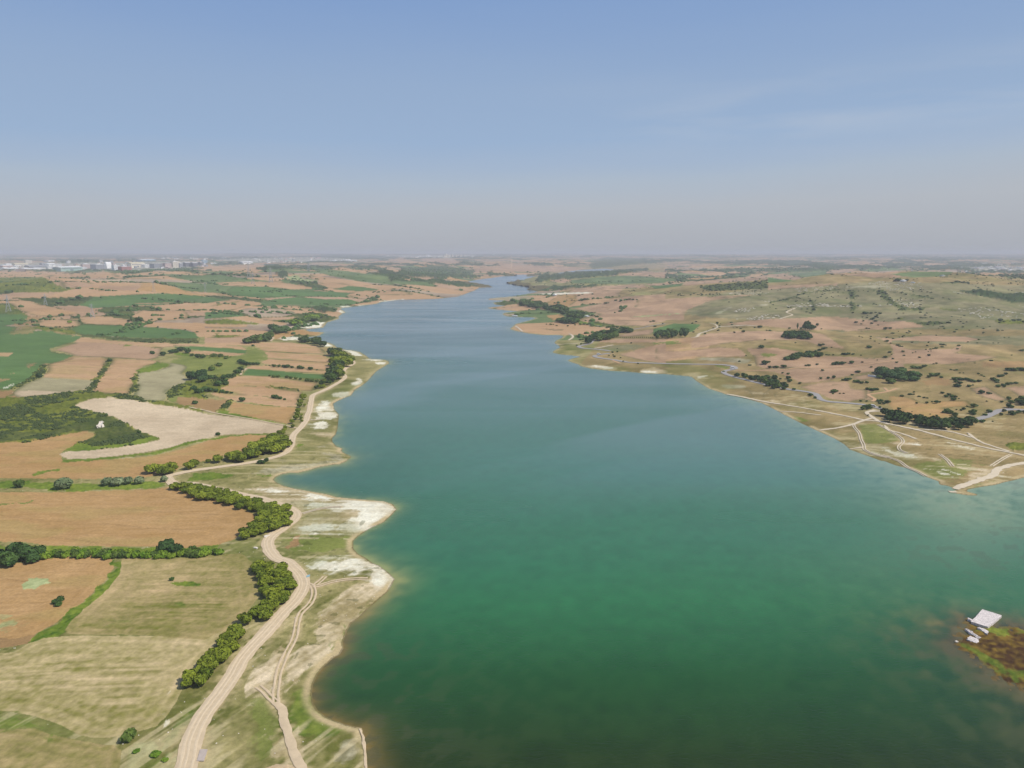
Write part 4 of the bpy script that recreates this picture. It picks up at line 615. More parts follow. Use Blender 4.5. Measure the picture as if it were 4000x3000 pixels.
def trunk_mesh(seed, h=1.0):
    r = np.random.default_rng(seed); V = []; F = []
    def limb(p0, p1, r0, r1):
        n = len(V); ax = np.array(p1) - p0; ax /= np.linalg.norm(ax); u = np.cross(ax, [.3, .8, .1]); u /= np.linalg.norm(u); v = np.cross(ax, u)
        for p, rr_ in ((p0, r0), ((np.array(p0) + p1) / 2 + r.uniform(-.03, .03, 3), (r0 + r1) / 2), (p1, r1)):
            for k in range(6): V.append(np.array(p) + rr_ * (u * math.cos(k * 1.047) + v * math.sin(k * 1.047)))
        for s in range(2):
            for k in range(6): F.append((n + s * 6 + k, n + s * 6 + (k + 1) % 6, n + s * 6 + 6 + (k + 1) % 6, n + s * 6 + 6 + k))
    limb(np.array([0, 0, -.15]), np.array([.02, .01, .6]), .075, .055)
    for k in range(4):
        a = k * 1.57 + r.uniform(-.4, .4); limb(np.array([.02, .01, .4 + .06 * k]), np.array([.4 * math.cos(a), .4 * math.sin(a), .75 + .1 * r.random()]), .04, .018)
    return V, F
CROWN = {}; SHAPE = {}
def crown(kind, q, sd):
    if (kind, sd) not in SHAPE: SHAPE[(kind, sd)] = crown_mesh(kind, 100 + sd * 7 + len(kind))
    if (kind, q, sd) not in CROWN: CROWN[(kind, q, sd)] = mesh_np(kind + '_crown', *SHAPE[(kind, sd)], LEAF[q])
    return CROWN[(kind, q, sd)]
TRUNK = [mesh_np('trunk', *trunk_mesh(s), BARK) for s in range(3)]
TREES = 0
def plant(name, kind, q, loc, r, h, label, cat, group, hull=1.0):
    """a tree: Empty at the foot, crown and trunk as parts; r crown radius, h total height"""
    global TREES; TREES += 1
    nv = 4 if kind in ('pine', 'oak', 'bush') else 2
    e = obj(name, None); e.empty_display_size = .5; e.location = loc; e.rotation_euler = (0, 0, rng.uniform(0, 6.28)); tag(e, label, cat, group)
    c = obj('crown', crown(kind, q, int(rng.integers(nv))), e); tall = {'pine': .95, 'oak': 1.1, 'bush': .85, 'olive': 1.0, 'poplar': 3.0}[kind]
    low = .22 if kind in ('pine',) else (.02 if kind == 'bush' else .12)
    c.location = (0, 0, h * low); c.scale = (r * rng.uniform(.92, 1.1), r * rng.uniform(.92, 1.1), h * (1 - low) / tall)
    t = obj('trunk', TRUNK[int(rng.integers(3))], e); t.scale = (h * .62, h * .62, h * .62)
    return e
def fill(P, spacing, jitter=.3):
    """points set out over a patch given in chart points (crowns), in ground metres"""
    g = ground(P, 2.0); W2 = g[:, :2]; x0, y0 = W2.min(0); x1, y1 = W2.max(0)
    xs, ys_ = np.meshgrid(np.arange(x0, x1 + spacing, spacing), np.arange(y0, y1 + spacing, spacing * .9)); xs = xs + (np.arange(xs.shape[0]) % 2)[:, None] * spacing / 2
    xs = xs + rng.uniform(-jitter, jitter, xs.shape) * spacing; ys_ = ys_ + rng.uniform(-jitter, jitter, xs.shape) * spacing
    k = inpoly(xs, ys_, W2); xs, ys_ = xs[k], ys_[k]
    if not len(xs): c = W2.mean(0); xs, ys_ = np.array([c[0]]), np.array([c[1]])
    return np.column_stack([xs, ys_, zat(xs, ys_)])
def rows_of(name, kind, qs, t, pts, spacing, r, h, label, cat, group):
    for p in fill(px(t, pts), spacing):
        k = rng.uniform(.82, 1.18); plant(name, kind, qs[int(rng.integers(len(qs)))], p, r * k, h * k * rng.uniform(.9, 1.1), label, cat, group)
def singles(name, kind, qs, t, lst, label, cat, group, hr=1.5, low=.0):
    s = CR[t][2]; lst = [a for a in lst]
    for x, y, rad in lst:
        p = px(t, [(x, y)]); g = ground(p, 2.0)[0]; d = g[1] * cp_ - (g[2] - H) * sp_; rm = rad / s * d / FL
        hh = rm * hr; g = ground(p, hh * .5)[0]
        plant(name, kind, qs[int(rng.integers(len(qs)))], g, rm * rng.uniform(.95, 1.05), hh, label, cat, group)
PIN = 'pine_tree'
rows_of(PIN, 'pine', ['pine'], 'D', [(-75,785),(0,790),(100,805),(300,830),(500,875),(690,935),(850,965),(1000,1005),(1150,1045),(1200,1100),(1165,1220),(1050,1270),(950,1285),(820,1360),(700,1390),(660,1370),(690,1290),(820,1215),(865,1165),(800,1085),(600,1015),(400,965),(200,925),(0,870),(-70,830)], 4.1, 2.7, 2.9, 'bright green pine in the curving plantation strip around the big tan field', 'pine tree', 'pines of the curved strip')
rows_of(PIN, 'pine', ['pine'], 'F', [(570,0),(850,-10),(850,70),(940,125),(930,190),(880,290),(830,330),(780,380),(700,440),(620,430),(590,490),(520,495),(460,480),(470,450),(560,395),(625,320),(675,240),(665,150),(645,100),(600,40)], 4.0, 2.5, 3.0, 'rounded pine in the plantation block beside the bend of the gravel road', 'pine tree', 'pines at the road bend')
rows_of(PIN, 'pine', ['pine'], 'F', [(355,560),(375,525),(490,510),(505,580),(460,650),(360,740),(250,845),(190,940),(120,950),(55,990),(45,960),(95,880),(205,760),(305,650)], 2.6, 2.0, 2.7, 'pine in the nearest narrow strip, between striped hay field and gravel road', 'pine tree', 'pines of the nearest strip')
rows_of(PIN, 'pine', ['pine'], 'D', [(370,550),(560,465),(850,365),(1000,275),(1160,300),(1180,360),(1140,420),(1080,450),(930,480),(800,510),(600,540),(450,555)], 5.8, 3.6, 4.2, 'pine in the wedge shaped wood between the brown field and the shore road', 'pine tree', 'pines of the wedge wood')
rows_of(PIN, 'pine', ['pine'], 'D', [(100,605),(150,575),(265,555),(250,585),(130,615)], 5.5, 3.0, 4.2, 'small pine in the short row west of the wedge wood', 'pine tree', 'short row of small pines'); singles(PIN, 'pine', ['pine'], 'D', [(315,555,27)], 'single round pine standing between the short pine row and the wedge wood', 'pine tree', None)
rows_of(PIN, 'pine', ['pine'], 'C', [(1620,385),(1650,335),(1750,325),(1850,295),(1930,325),(1885,385),(1750,405),(1620,410)], 5.4, 3.2, 3.9, 'dark pine in the small clump above the gravel road junction', 'pine tree', 'clump of pines by the junction')
rows_of(PIN, 'pine', ['pine', 'pined'], 'B', [(1350,790),(1450,745),(1480,770),(1500,820),(1575,860),(1540,915),(1450,955),(1480,1015),(1420,1080),(1335,1050),(1365,980),(1395,890),(1400,830)], 10, 6, 7.5, 'tall pine in the lakeside wood at the top of the gravel road, left bank', 'pine tree', 'pines of the lakeside wood')
for args in [((1060,1245,42),), ((1030,1300,35),), ((1022,1340,30),), ((1080,1333,20),), ((1008,1395,32),), ((1000,1430,32),), ((1045,1440,18),), ((985,1468,34),), ((940,1512,32),), ((1050,1505,18),), ((950,1560,22),), ((870,1575,26),), ((862,1605,26),), ((812,1630,32),), ((845,1635,28),), ((1040,1475,22),)]:
    singles('roadside_pine', 'pine', ['pine'], 'B', list(args), 'round pine in the loose line along the inner side of the shore road', 'pine tree', 'loose line of roadside pines')
singles('roadside_pine', 'pine', ['pine', 'pined'], 'B', [(1260,1100,36),(1300,1085,38),(1340,1090,36),(1240,1135,28),(1200,1145,24),(1280,1130,26)], 'yellow green pine in the cluster just below the lakeside wood', 'pine tree', 'cluster below the lakeside wood')
rows_of(PIN, 'pine', ['pined'], 'B', [(1150,680),(1200,645),(1250,655),(1325,690),(1250,695)], 12, 6, 7, 'dark pine on the small headland beside the white beach', 'pine tree', 'headland pines'); rows_of(PIN, 'pine', ['pined'], 'B', [(810,640),(1000,628),(1150,622),(1210,650),(1150,655),(1000,640)], 11, 5, 6, 'pine in the thin straight line leading to the headland', 'pine tree', 'thin straight line of pines')
rows_of('lakeside_tree', 'oak', ['fresh', 'bush'], 'B', [(900,465),(1050,425),(1160,375),(1250,350),(1270,370),(1220,405),(1000,455)], 15, 9, 9, 'light green tree in the strip along the far left shore road', 'tree', 'light green shore trees'); rows_of('lakeside_tree', 'oak', ['oak'], 'B', [(740,515),(860,510),(860,555),(760,572)], 13, 8, 9, 'dark tree in the compact clump by the end of the pale road', 'tree', 'compact dark clump'); rows_of('lakeside_tree', 'oak', ['bush'], 'B', [(460,650),(560,605),(720,585),(700,625),(550,652)], 13, 8, 8, 'green tree in the slanting strip above the tan fields', 'tree', 'slanting strip')
D_ = 'dark dense tree at the left edge of the hedgerow below the big tan field'
singles('broadleaf_tree', 'oak', ['oak'], 'C', [(80,1330,120),(170,1230,120),(290,1270,115),(420,1250,90),(110,1370,80),(340,1330,80),(-60,1300,110)], D_, 'tree', 'dark trees at the left end of the hedgerow', hr=1.25)
singles('broadleaf_tree', 'oak', ['oak'], 'C', [(1780,1205,95),(1910,1225,85)], 'dark tree of the pair standing up from the hedgerow under the big tan field', 'tree', 'pair of dark hedgerow trees', hr=1.3)
singles('willow_tree', 'olive', ['olive'], 'C', [(690,525,98)], 'large grey green willow standing alone in the green ditch left of the others', 'willow tree', None, hr=1.2); singles('willow_tree', 'olive', ['olive'], 'C', [(1150,500,62),(1270,505,66),(1390,490,55),(1500,485,60)], 'grey green willow in the row of four in the green ditch', 'willow tree', 'row of four willows', hr=1.3); singles('willow_tree', 'olive', ['olive'], 'C', [(1778,472,42)], 'small grey willow at the gravel road junction', 'willow tree', None); singles('willow_tree', 'olive', ['bush'], 'C', [(205,525,55)], 'thin scraggy dark tree at the left end of the green ditch', 'tree', None)
rows_of('hedge_bush', 'bush', ['fresh', 'bush', 'fresh'], 'C', [(480,1250),(700,1215),(900,1210),(1300,1215),(1600,1230),(2100,1215),(2212,1225),(2212,1270),(1900,1270),(1500,1295),(1200,1290),(800,1290),(480,1290)], 2.7, 1.75, 1.8, 'low green bush in the hedgerow between the big tan field and the fields below', 'bush', 'bushes of the long hedgerow')
rows_of('hedge_bush', 'bush', ['fresh', 'bush', 'fresh'], 'D', [(10,1500),(100,1480),(300,1490),(430,1480),(430,1520),(200,1540),(10,1560)], 2.7, 1.75, 1.9, 'bright green bush at the right end of the long hedgerow', 'bush', 'bushes at the hedgerow end')
S_ = lambda t, l, lab, q='oak', k='bush', g=None, n='field_bush', c='bush': singles(n, k, [q], t, l, lab, c, g, hr=1.2)
S_('C', [(1858,1553,26)], 'tiny dark bush alone near the top of the striped hay field'); S_('E', [(510,120,34),(560,92,36),(540,140,34)], 'dark bush in the small clump inside the brown field at the left edge', g='clump in the brown field'); S_('E', [(1185,1360,72)], 'dark spreading bush on the lower border of the large hay field', 'bush'); singles('field_bush', 'bush', ['fresh'], 'E', [(1260,1500,36),(1440,1525,52),(1530,1580,34)], 'pale leafy shrub in the weedy patch beside the gravel road', 'bush', 'pale weedy shrubs', hr=.5)
S_('D', [(870,565,30),(945,543,28),(905,565,28)], 'dark bush on the lake side of the bending shore road', g='three roadside bushes'); S_('D', [(422,262,24)], 'lone dark bush on the border of the pale field and the brown field')
S_('A', [(415,742,38)], 'dark bush at the corner of the green crop and the pale field'); S_('A', [(1185,572,26)], 'dark bush at the head of the hedge between two tan fields'); S_('A', [(2108,1028,30)], 'round bush on the bare brown patch right of the pale fields'); S_('A', [(1148,1158,20),(1505,1345,22)], 'bush on the rim of the scrub hill facing the white field', g='rim bushes'); S_('A', [(120,1545,1),][:0], '')
S_('A', [(2090,740,75),(2160,720,70),(2190,770,60)], 'big dark tree in the thicket above the brown patch, left bank', 'oak', 'oak', 'trees of the dark thicket', 'thicket_tree', 'tree'); S_('A', [(1640,488,24),(1655,495,20)], 'bush of the little pair inside the reddish field', g='little pair of bushes')
S_('A', [(1760,500,38),(1850,478,36),(1960,450,42),(2030,470,42),(1900,470,34),(2070,515,24),(2140,525,36),(2185,530,34)], 'dark tree in the zigzag line beside the green meadow strip', 'oak', 'oak', 'zigzag line of trees', 'thicket_tree', 'tree')
S_('A', [(750,160,26)], 'flat topped round tree alone in the pinkish field, far left', 'fresh', 'oak', None, 'field_tree', 'tree'); singles('cypress_tree', 'poplar', ['oak'], 'A', [(1415,128,14)], 'tall narrow dark cypress beside two round trees', 'cypress', None, hr=4.4); S_('A', [(1495,132,42),(1385,148,18),(1540,140,16)], 'round tree next to the tall narrow cypress', 'oak', 'oak', 'round trees by the cypress', 'field_tree', 'tree')
S_('A', [(860,148,16),(785,203,9),(648,213,12),(457,125,14),(1705,213,12),(2000,243,10),(1558,268,10),(400,95,7)], 'small dark tree on a field border in the left distance', 'oak', 'oak', 'small border trees', 'field_tree', 'tree')
S_('B', [(380,860,36),(415,870,34),(450,882,30),(490,885,26),(530,885,24),(575,885,24)], 'dark tree in the line dividing meadow and tan field, left bank', 'oak', 'oak', 'meadow line trees', 'thicket_tree', 'tree'); S_('B', [(520,690,15)], 'dark dot of a bush at the top corner of the meadow')
S_('B', [(750,908,26),(800,910,24),(845,912,22),(890,912,32),(940,922,22),(1020,925,32),(1055,930,24),(1140,937,30),(1210,953,10),(660,903,8),(700,905,10)], 'dark tree in the row above the narrow green crop strip', 'oak', 'oak', 'row above the green strip', 'thicket_tree', 'tree')
S_('B', [(700,1015,16),(740,1022,24),(790,1022,22),(885,1028,24),(930,1035,22),(985,1042,24),(1030,1050,18),(1110,1060,28),(1160,1065,28),(1210,1072,28)], 'bushy tree in the row below the narrow green crop strip', 'bush', 'oak', 'row below the green strip', 'thicket_tree', 'tree')
S_('B', [(400,1270,40)], 'lone bushy tree standing on the line between two tan fields near the road', 'oak', 'oak', None, 'field_tree', 'tree'); S_('B', [(740,1240,28),(775,1245,30),(815,1255,24),(860,1270,16)], 'dark bush of the short row across the lower tan field', g='short row in the tan field'); S_('B', [(140,1645,24)], 'bush at the lower edge of the white field')
S_('B', [(20,1035,42),(70,1030,36),(120,1035,22),(200,1030,36),(260,1015,34),(310,1010,26),(190,1080,52),(150,1100,44),(230,1095,38),(60,1165,36),(120,1175,30),(180,1185,30),(240,1192,24),(290,1198,18),(350,970,40),(390,940,34),(0,1160,40),(-60,1180,50),(-120,1150,40)], 'dark tree in the irregular thicket left of the tan terraces', 'oak', 'oak', 'irregular thicket', 'thicket_tree', 'tree')
S_('B', [(75,940,34),(160,895,30),(100,800,34),(170,800,30),(230,820,26)], 'bush patch on the green meadow, left bank', 'bush', g='meadow bushes')
# right bank
RT = 'bank_tree'
def rt(t, l, lab, g, q=('oak', 'oak', 'bush'), hr=1.35, k='oak'): singles(RT, k, list(q), t, [(x, y, r * .92) for x, y, r in l], lab, 'tree', g, hr=hr * .88)
rt('I', [(500,592,36),(580,602,45),(655,625,45),(700,620,44),(745,640,46),(780,625,40),(820,615,40),(800,660,44),(850,655,46),(895,625,44),(880,685,46),(920,665,42),(940,705,46),(985,695,44),(1020,710,34),(1000,735,28),(900,720,38),(840,690,40)], 'dark tree in the dense belt right beside the asphalt road, right bank', 'belt beside the asphalt road', hr=1.5)
rt('I', [(1110,745,22)], 'small tree just after the end of the roadside belt', None); rt('I', [(1290,806,29)], 'round tree on the lake side of the asphalt bend, left of its pair', None); rt('I', [(1335,836,21)], 'smaller round tree nearer the lake at the asphalt bend', None)
rt('I', [(1050,620,33),(965,633,17),(1045,578,18),(985,570,15),(1060,655,30)], 'tree on the dry slope just above the roadside belt', 'trees above the belt'); rt('I', [(1400,627,21),(1478,625,22),(1538,615,27),(1175,680,20),(1420,542,20)], 'round tree on the tan slope in the middle of the right bank', 'trees on the middle tan slope')
rt('I', [(1545,765,40),(1680,640,34),(1640,645,24),(1715,632,24),(1790,660,30),(1840,675,26),(1900,668,22),(1760,655,20)], 'dark spreading bush among the brown hollows', 'bushes of the brown hollows', hr=1.0); rt('I', [(850,508,29),(890,505,20),(925,506,28),(1000,496,33),(800,456,48),(840,450,22)], 'round dark bush along the lower edge of the reddish field', 'bushes under the reddish field', hr=1.1)
rt('I', [(1240,490,18),(1272,487,24),(1358,478,21),(1545,470,34),(1590,465,36),(1635,463,36),(1735,455,32),(1850,455,12),(1530,480,18)], 'bush on the boundary between two tan fields, right bank', 'boundary bushes', hr=1.1)
rt('I', [(1255,45,46),(1235,75,40),(1280,80,44),(1320,78,34),(1362,50,22)], 'big tree of the leafy clump at the top of the tan plain', 'leafy clump on the plain', hr=1.7); singles('cypress_tree', 'poplar', ['oak'], 'I', [(1150,62,13)], 'slim upright poplar left of the leafy clump on the plain', 'poplar', None, hr=5); rt('I', [(1060,88,19),(742,72,26),(468,132,15),(148,147,17),(563,123,24),(1405,95,12),(1185,90,16)], 'isolated dark tree dotted over the tan plain', 'isolated plain trees')
rows_of('grove_tree', 'oak', ['oak'], 'I', [(1000,165),(1030,135),(1200,132),(1285,170),(1270,205),(1180,200),(1050,185)], 9, 5.2, 5.5, 'tree in the compact oval grove on the tan plain', 'tree', 'oval grove'); rt('I', [(985,180,22),(1010,175,20)], 'low tree at the left tip of the oval grove', 'grove tip')
rows_of('grove_tree', 'bush', ['oak', 'bush'], 'I', [(1020,405),(1150,372),(1200,345),(1350,350),(1420,365),(1400,385),(1250,380),(1100,418),(1030,425)], 7.5, 4, 3.6, 'bush in the curving dark hedge above the reddish field', 'bush', 'curving dark hedge'); rt('I', [(1400,268,28),(1430,262,20),(1385,262,20),(1430,305,30),(1390,320,30),(1350,335,24),(1460,300,18),(1515,295,12),(760,287,38),(1640,362,26),(1670,365,30),(1700,358,22),(1750,365,18),(1535,375,16),(1490,375,14)], 'dark bush on the olive slope under the oval grove', 'olive slope bushes', hr=1.0)
rt('I', [(2095,395,22),(2145,345,20),(2180,415,16),(1945,505,16),(2010,430,9),(1810,555,26),(1740,590,20)], 'dark bush by the faint clay path, upper right bank', 'clay path bushes', hr=1.0)
rt('I', [(1900,740,26),(1935,742,28),(1975,745,28),(2010,747,24)], 'bush in the short dark row above the clay track', 'short dark row', hr=1.1); rt('h', [(640,180,26),(670,180,30),(655,205,22),(730,190,32),(755,190,26),(700,205,24)], 'tree of the spreading group behind the asphalt road', 'spreading group behind the road', hr=1.3)
rt('h', [(470,260,34),(500,240,32),(530,235,34),(555,255,24),(520,262,26)], 'dark tree in the group on the lake side of the asphalt road', 'group in front of the road', hr=1.3); rt('h', [(655,250,15)], 'small thin tree at the fork of the tracks', None, hr=2.4); rt('h', [(450,182,18),(512,183,15)], 'small tree on the inland kerb of the asphalt road', 'two small kerb trees')
rt('h', [(160,75,38),(140,75,26),(180,72,28),(150,103,14),(225,100,13),(265,100,12)], 'dark bush beside the tan field above the asphalt road', 'bushes by the tan field', hr=1.1); rt('h', [(530,335,12)], 'tiny bush beside the white track', None)
rows_of(PIN, 'pine', ['pined'], 'h', [(690,345),(720,295),(850,315),(1000,362),(1200,380),(1500,400),(1680,400),(1680,435),(1520,455),(1490,480),(1300,470),(1000,415),(800,395),(700,365)], 6.5, 3.9, 4.6, 'dark umbrella pine in the long grove beside the white tracks, right bank', 'pine tree', 'umbrella pines of the right bank')
rt('h', [(865,266,21),(1055,205,16),(1160,200,19),(1265,192,29),(1300,192,16),(1200,325,9),(1270,342,18),(1003,296,8),(1485,275,12),(1220,190,12)], 'small tree on the orange brown slope behind the pine grove', 'orange slope trees', hr=1.5); rt('h', [(1380,290,42),(1420,300,36),(1460,325,36),(1470,345,26),(1350,300,26)], 'spreading green tree in the clump right of the orange slope', 'clump right of the orange slope', q=('bush', 'oak'))
rt('h', [(1665,230,40),(1695,232,24),(1640,300,34),(1680,290,32),(1670,320,28),(1560,265,26),(1535,280,18),(1600,240,14)], 'dark tree on the slope above the second stretch of asphalt', 'slope trees above the asphalt'); rt('h', [(1790,330,28),(1840,293,36),(1755,398,33),(1875,402,13),(1700,260,1)][:4], 'bush beside the curve of asphalt near the right edge', 'bushes at the asphalt curve', hr=1.1)
rt('h', [(1330,92,24),(1400,110,28),(1370,130,28),(1430,130,30),(1470,135,26),(1450,162,34),(1130,145,18),(1170,150,16),(1025,85,16),(1020,110,14),(1510,155,12)], 'dark bush in the olive grass above the orange slope', 'olive grass bushes', hr=1.1)
rt('h', [(1760,85,38),(1745,75,24),(1830,98,26),(1855,100,16),(1500,15,36),(1470,10,24),(1620,20,24),(1660,10,14),(1930,20,28),(1970,190,20),(2050,152,30),(1810,185,13),(2000,25,20)], 'dark round bush in the furrowed reddish ground at the right', 'bushes in the furrowed ground', hr=1.2)
rt('h', [(2075,190,34),(2050,235,40),(2080,245,30),(2150,180,46),(2190,200,52),(2190,150,40),(2070,310,40),(2095,320,28),(2000,285,27),(2160,296,30),(2140,305,22),(1968,325,24),(2220,300,30),(2240,200,50)], 'tree of the dark wood touching the right edge beside the asphalt', 'wood at the right edge')
rows_of('grove_tree', 'oak', ['oak'], 'J', [(360,1425),(600,1395),(750,1405),(820,1460),(950,1500),(930,1525),(780,1535),(600,1500),(510,1475),(400,1440)], 10, 6.2, 5.5, 'dark tree in the largest thicket of the upper right bank', 'tree', 'largest thicket'); rt('J', [(430,1490,48),(570,1540,78),(640,1385,36),(700,1385,44),(740,1395,26)], 'rounded dark tree at the rim of the largest thicket', 'rim of the largest thicket', hr=1.0)
rt('J', [(845,1370,40),(885,1375,36),(930,1375,40),(980,1355,38),(1000,1350,24)], 'dark tree in the compact row above the largest thicket', 'compact dark row', hr=1.0); rt('J', [(1080,1465,46),(1130,1465,44),(1150,1450,30),(1040,1485,34),(1190,1495,28)], 'dark tree in the small thicket on a brown mound', 'mound thicket', hr=1.0)
rt('J', [(1350,1510,44),(1400,1510,42),(1450,1520,40),(1500,1515,40),(1550,1530,40),(1600,1545,36),(1660,1540,34),(1420,1560,36),(1390,1600,40),(1540,1600,28),(1370,1545,36)], 'dark tree in the ragged thicket by the white stones', 'ragged thicket', hr=1.0)
rt('J', [(1830,1515,42),(1870,1530,40),(1900,1480,36),(1940,1475,36),(1990,1450,30),(2010,1395,44),(2060,1395,46),(2100,1400,44),(2160,1390,46),(2200,1395,46),(1890,1605,34),(1960,1590,36),(2010,1575,36),(2060,1570,30),(2110,1565,30),(1650,1450,20),(1690,1470,20),(1720,1485,16)], 'dark tree among the thickets near the upper right edge', 'upper right thickets', hr=1.0)
rt('J', [(300,1640,34),(350,1645,36),(395,1640,32),(30,1520,44),(130,1545,34),(170,1550,34),(215,1555,20),(280,1560,26),(170,1428,32),(140,1425,20),(325,1370,18),(95,1465,20),(1240,1545,1)][:12], 'dark bush around the small tan hollow', 'hollow bushes', hr=1.0)
rt('J', [(555,1185,24),(640,1310,23),(505,1245,28),(720,1175,24),(730,1225,19),(1040,1222,28),(925,1250,21),(580,1212,15),(595,1268,16),(1130,1322,22),(1095,1330,16),(90,1307,33),(400,1285,11),(215,1308,18),(20,1205,26),(55,1208,16),(100,1212,19),(200,1225,15),(840,1195,13),(875,1183,13),(1030,1180,11),(1065,1172,10),(5,1315,16)], 'small round bush scattered over the reddish dry slope', 'scattered slope bushes', hr=1.0)
rt('J', [(1405,1103,26),(1390,1143,20),(1635,1072,14),(1520,1060,15),(1655,1032,17),(1705,957,9),(1130,1135,26),(1095,1143,16),(1060,1147,18),(1000,1152,14),(1310,1400,18),(1380,1405,24),(1350,1408,16),(1420,1442,16),(1465,1443,12),(1835,1073,11),(1895,1073,13),(2060,1222,13),(1970,1005,11),(2025,1005,10),(1210,1092,24),(2190,1162,30),(2160,1162,16),(1605,1320,12),(1635,868,12),(1790,868,12),(1455,875,16),(1160,890,9)], 'tiny dark bush dotted over the high dry grassland', 'high grassland bushes', hr=1.0)
rt('J', [(650,1098,26),(675,1112,22),(710,1115,16),(520,1052,22),(495,1050,14),(568,1075,17),(595,1018,18),(320,995,18),(180,990,16),(215,1000,14),(370,1050,16),(300,1120,40),(1020,1105,18),(320,1020,14),(425,1080,11),(1035,1058,12)], 'dark bush around the grassy saddle', 'saddle bushes', hr=.9)
rt('J', [(325,700,22),(240,700,32),(270,702,26),(435,705,22),(380,745,24),(350,770,28),(330,775,24),(380,800,24),(330,830,22),(140,815,25),(205,838,15),(230,800,18),(400,730,20),(410,852,18),(270,890,16),(300,893,12),(500,890,30),(560,888,24)], 'dark tree in the hollow at the foot of the rocky hill', 'foot of the rocky hill', hr=1.1)
rt('J', [(655,292,46),(620,300,20),(765,296,28),(850,290,8)], 'tree beside the white farmhouse behind the hill', 'farmhouse trees', hr=.9)
rows_of('belt_tree', 'oak', ['oak', 'bush'], 'K', [(620,385),(660,365),(750,355),(880,380),(930,390),(890,420),(750,415)], 15, 8, 8, 'tree in the far wooded belt behind the green headlands', 'tree', 'far wooded belt'); rows_of('belt_tree', 'oak', ['oak', 'bush'], 'K', [(890,420),(1000,415),(1140,430),(1150,460),(1100,480),(1000,460)], 15, 8, 8, 'tree in the middle of the far wooded belt', 'tree', 'middle wooded belt')
rows_of('belt_tree', 'oak', ['oak', 'bush'], 'K', [(1080,480),(1180,475),(1300,480),(1350,505),(1300,535),(1180,545),(1150,500)], 12, 7, 7.5, 'tree at the near end of the wooded belt by the tan plain', 'tree', 'near end of the wooded belt'); rows_of('belt_tree', 'oak', ['oak'], 'K', [(1025,565),(1080,540),(1150,540),(1260,575),(1240,590),(1100,590)], 12, 7, 7.5, 'dark tree in the clump behind the yellow green reeds', 'tree', 'clump behind the reeds')
rows_of('belt_tree', 'oak', ['oak'], 'K', [(1345,800),(1350,760),(1430,725),(1600,675),(1750,645),(1880,665),(1880,685),(1700,680),(1560,710),(1430,760),(1400,800)], 11, 6, 7, 'dark tree in the double avenue curving with the asphalt road', 'tree', 'avenue of the asphalt road'); rows_of('belt_tree', 'oak', ['bush'], 'K', [(1450,770),(1600,710),(1700,695),(1690,715),(1640,745),(1500,772)], 10, 5.5, 6.5, 'light green tree on the inner side of the road avenue', 'tree', 'inner avenue trees')
rows_of('orchard_tree', 'poplar', ['oak', 'bush'], 'K', [(2080,738),(2130,705),(2250,688),(2400,675),(2480,690),(2420,730),(2200,750)], 11, 4, 8.5, 'young tree in the dense green plantation rows on the right bank', 'tree', 'young plantation rows'); singles('orchard_tree', 'poplar', ['bush'], 'K', [(x, 742, 7) for x in range(1655, 2080, 22)], 'slim young tree in the single line left of the plantation', 'tree', 'single line of young trees', hr=3)
rt('K', [(1580,630,18),(1610,625,22),(1650,622,24),(1690,628,24),(1730,628,20)], 'greyish tree in the low row behind the road avenue', 'greyish row', q=('olive', 'olive') if False else ('bush', 'bush'), hr=1.2); rt('K', [(1290,765,18),(1320,760,18),(1300,810,16),(1255,825,14),(1600,935,13),(1660,945,18),(1645,930,12),(1725,960,12),(1640,900,18),(1690,895,16),(1755,998,13),(1915,1022,13),(1840,800,13),(1690,860,9),(2150,560,1)][:14], 'small tree dotted along the winding asphalt road', 'trees along the winding road', hr=1.2)
rt('K', [(925,598,12),(970,598,20),(1000,600,12),(1035,612,14),(1155,615,16),(1235,605,14),(1290,598,22),(1330,595,22),(1365,600,20),(1385,500,16),(1420,500,20),(1445,505,12)], 'dark tree on the green flat beyond the second bay', 'trees beyond the second bay', hr=1.1); rt('K', [(1055,365,20),(1275,285,18),(1340,328,28),(1360,328,20),(1280,340,16),(1310,342,16),(1200,338,14),(1145,338,12),(1560,370,24),(1595,368,14),(1430,378,18),(1400,380,14),(1470,380,12),(1670,340,20),(1720,350,16),(1820,328,22),(1860,332,20),(1900,332,14),(580,345,20),(560,348,14),(1430,318,20),(1480,315,20),(1640,300,18),(1000,265,14),(990,280,12),(2080,565,20),(2050,572,16),(2095,620,20)], 'dark tree scattered over the far right hamlet fields', 'far hamlet trees', hr=1.0)
# scattered shrubs of the hill side and scrub, far woods: nobody could count these
def lumps(name, pts, r, mat, flat_=.8, cone=None):
    V, F = ICO1; n = len(pts); rr_ = rng.uniform(.6, 1.3, n) * r; s = 1 + .25 * rng.standard_normal((n, len(V)))
    P = V[None] * (rr_[:, None] * s)[..., None] * [1, 1, flat_] + pts[:, None, :] + np.array([0, 0, 1.0]) * (rr_ * flat_ * .35)[:, None, None]
    Fa = (F[None] + (np.arange(n) * len(V))[:, None, None]).reshape(-1, 3)
    return obj(name, mesh_np(name, P.reshape(-1, 3), Fa, mat))
def scatter(classes, n, cond, dens=None):
    k = np.isin(cl, [ix[c] for c in classes]) & cond
    i = np.nonzero(k)[0]; wgt = (foot[i] * VY[i]); wgt = wgt / wgt.sum(); j = rng.choice(i, min(n, len(i)), replace=False, p=wgt)
    return np.stack([VX[j] + rng.uniform(-1, 1, len(j)), VY[j] + rng.uniform(-1, 1, len(j)), VZ[j]], 1)
SM = leafmat('shrub leaves', (40, 58, 28), (84, 98, 50))
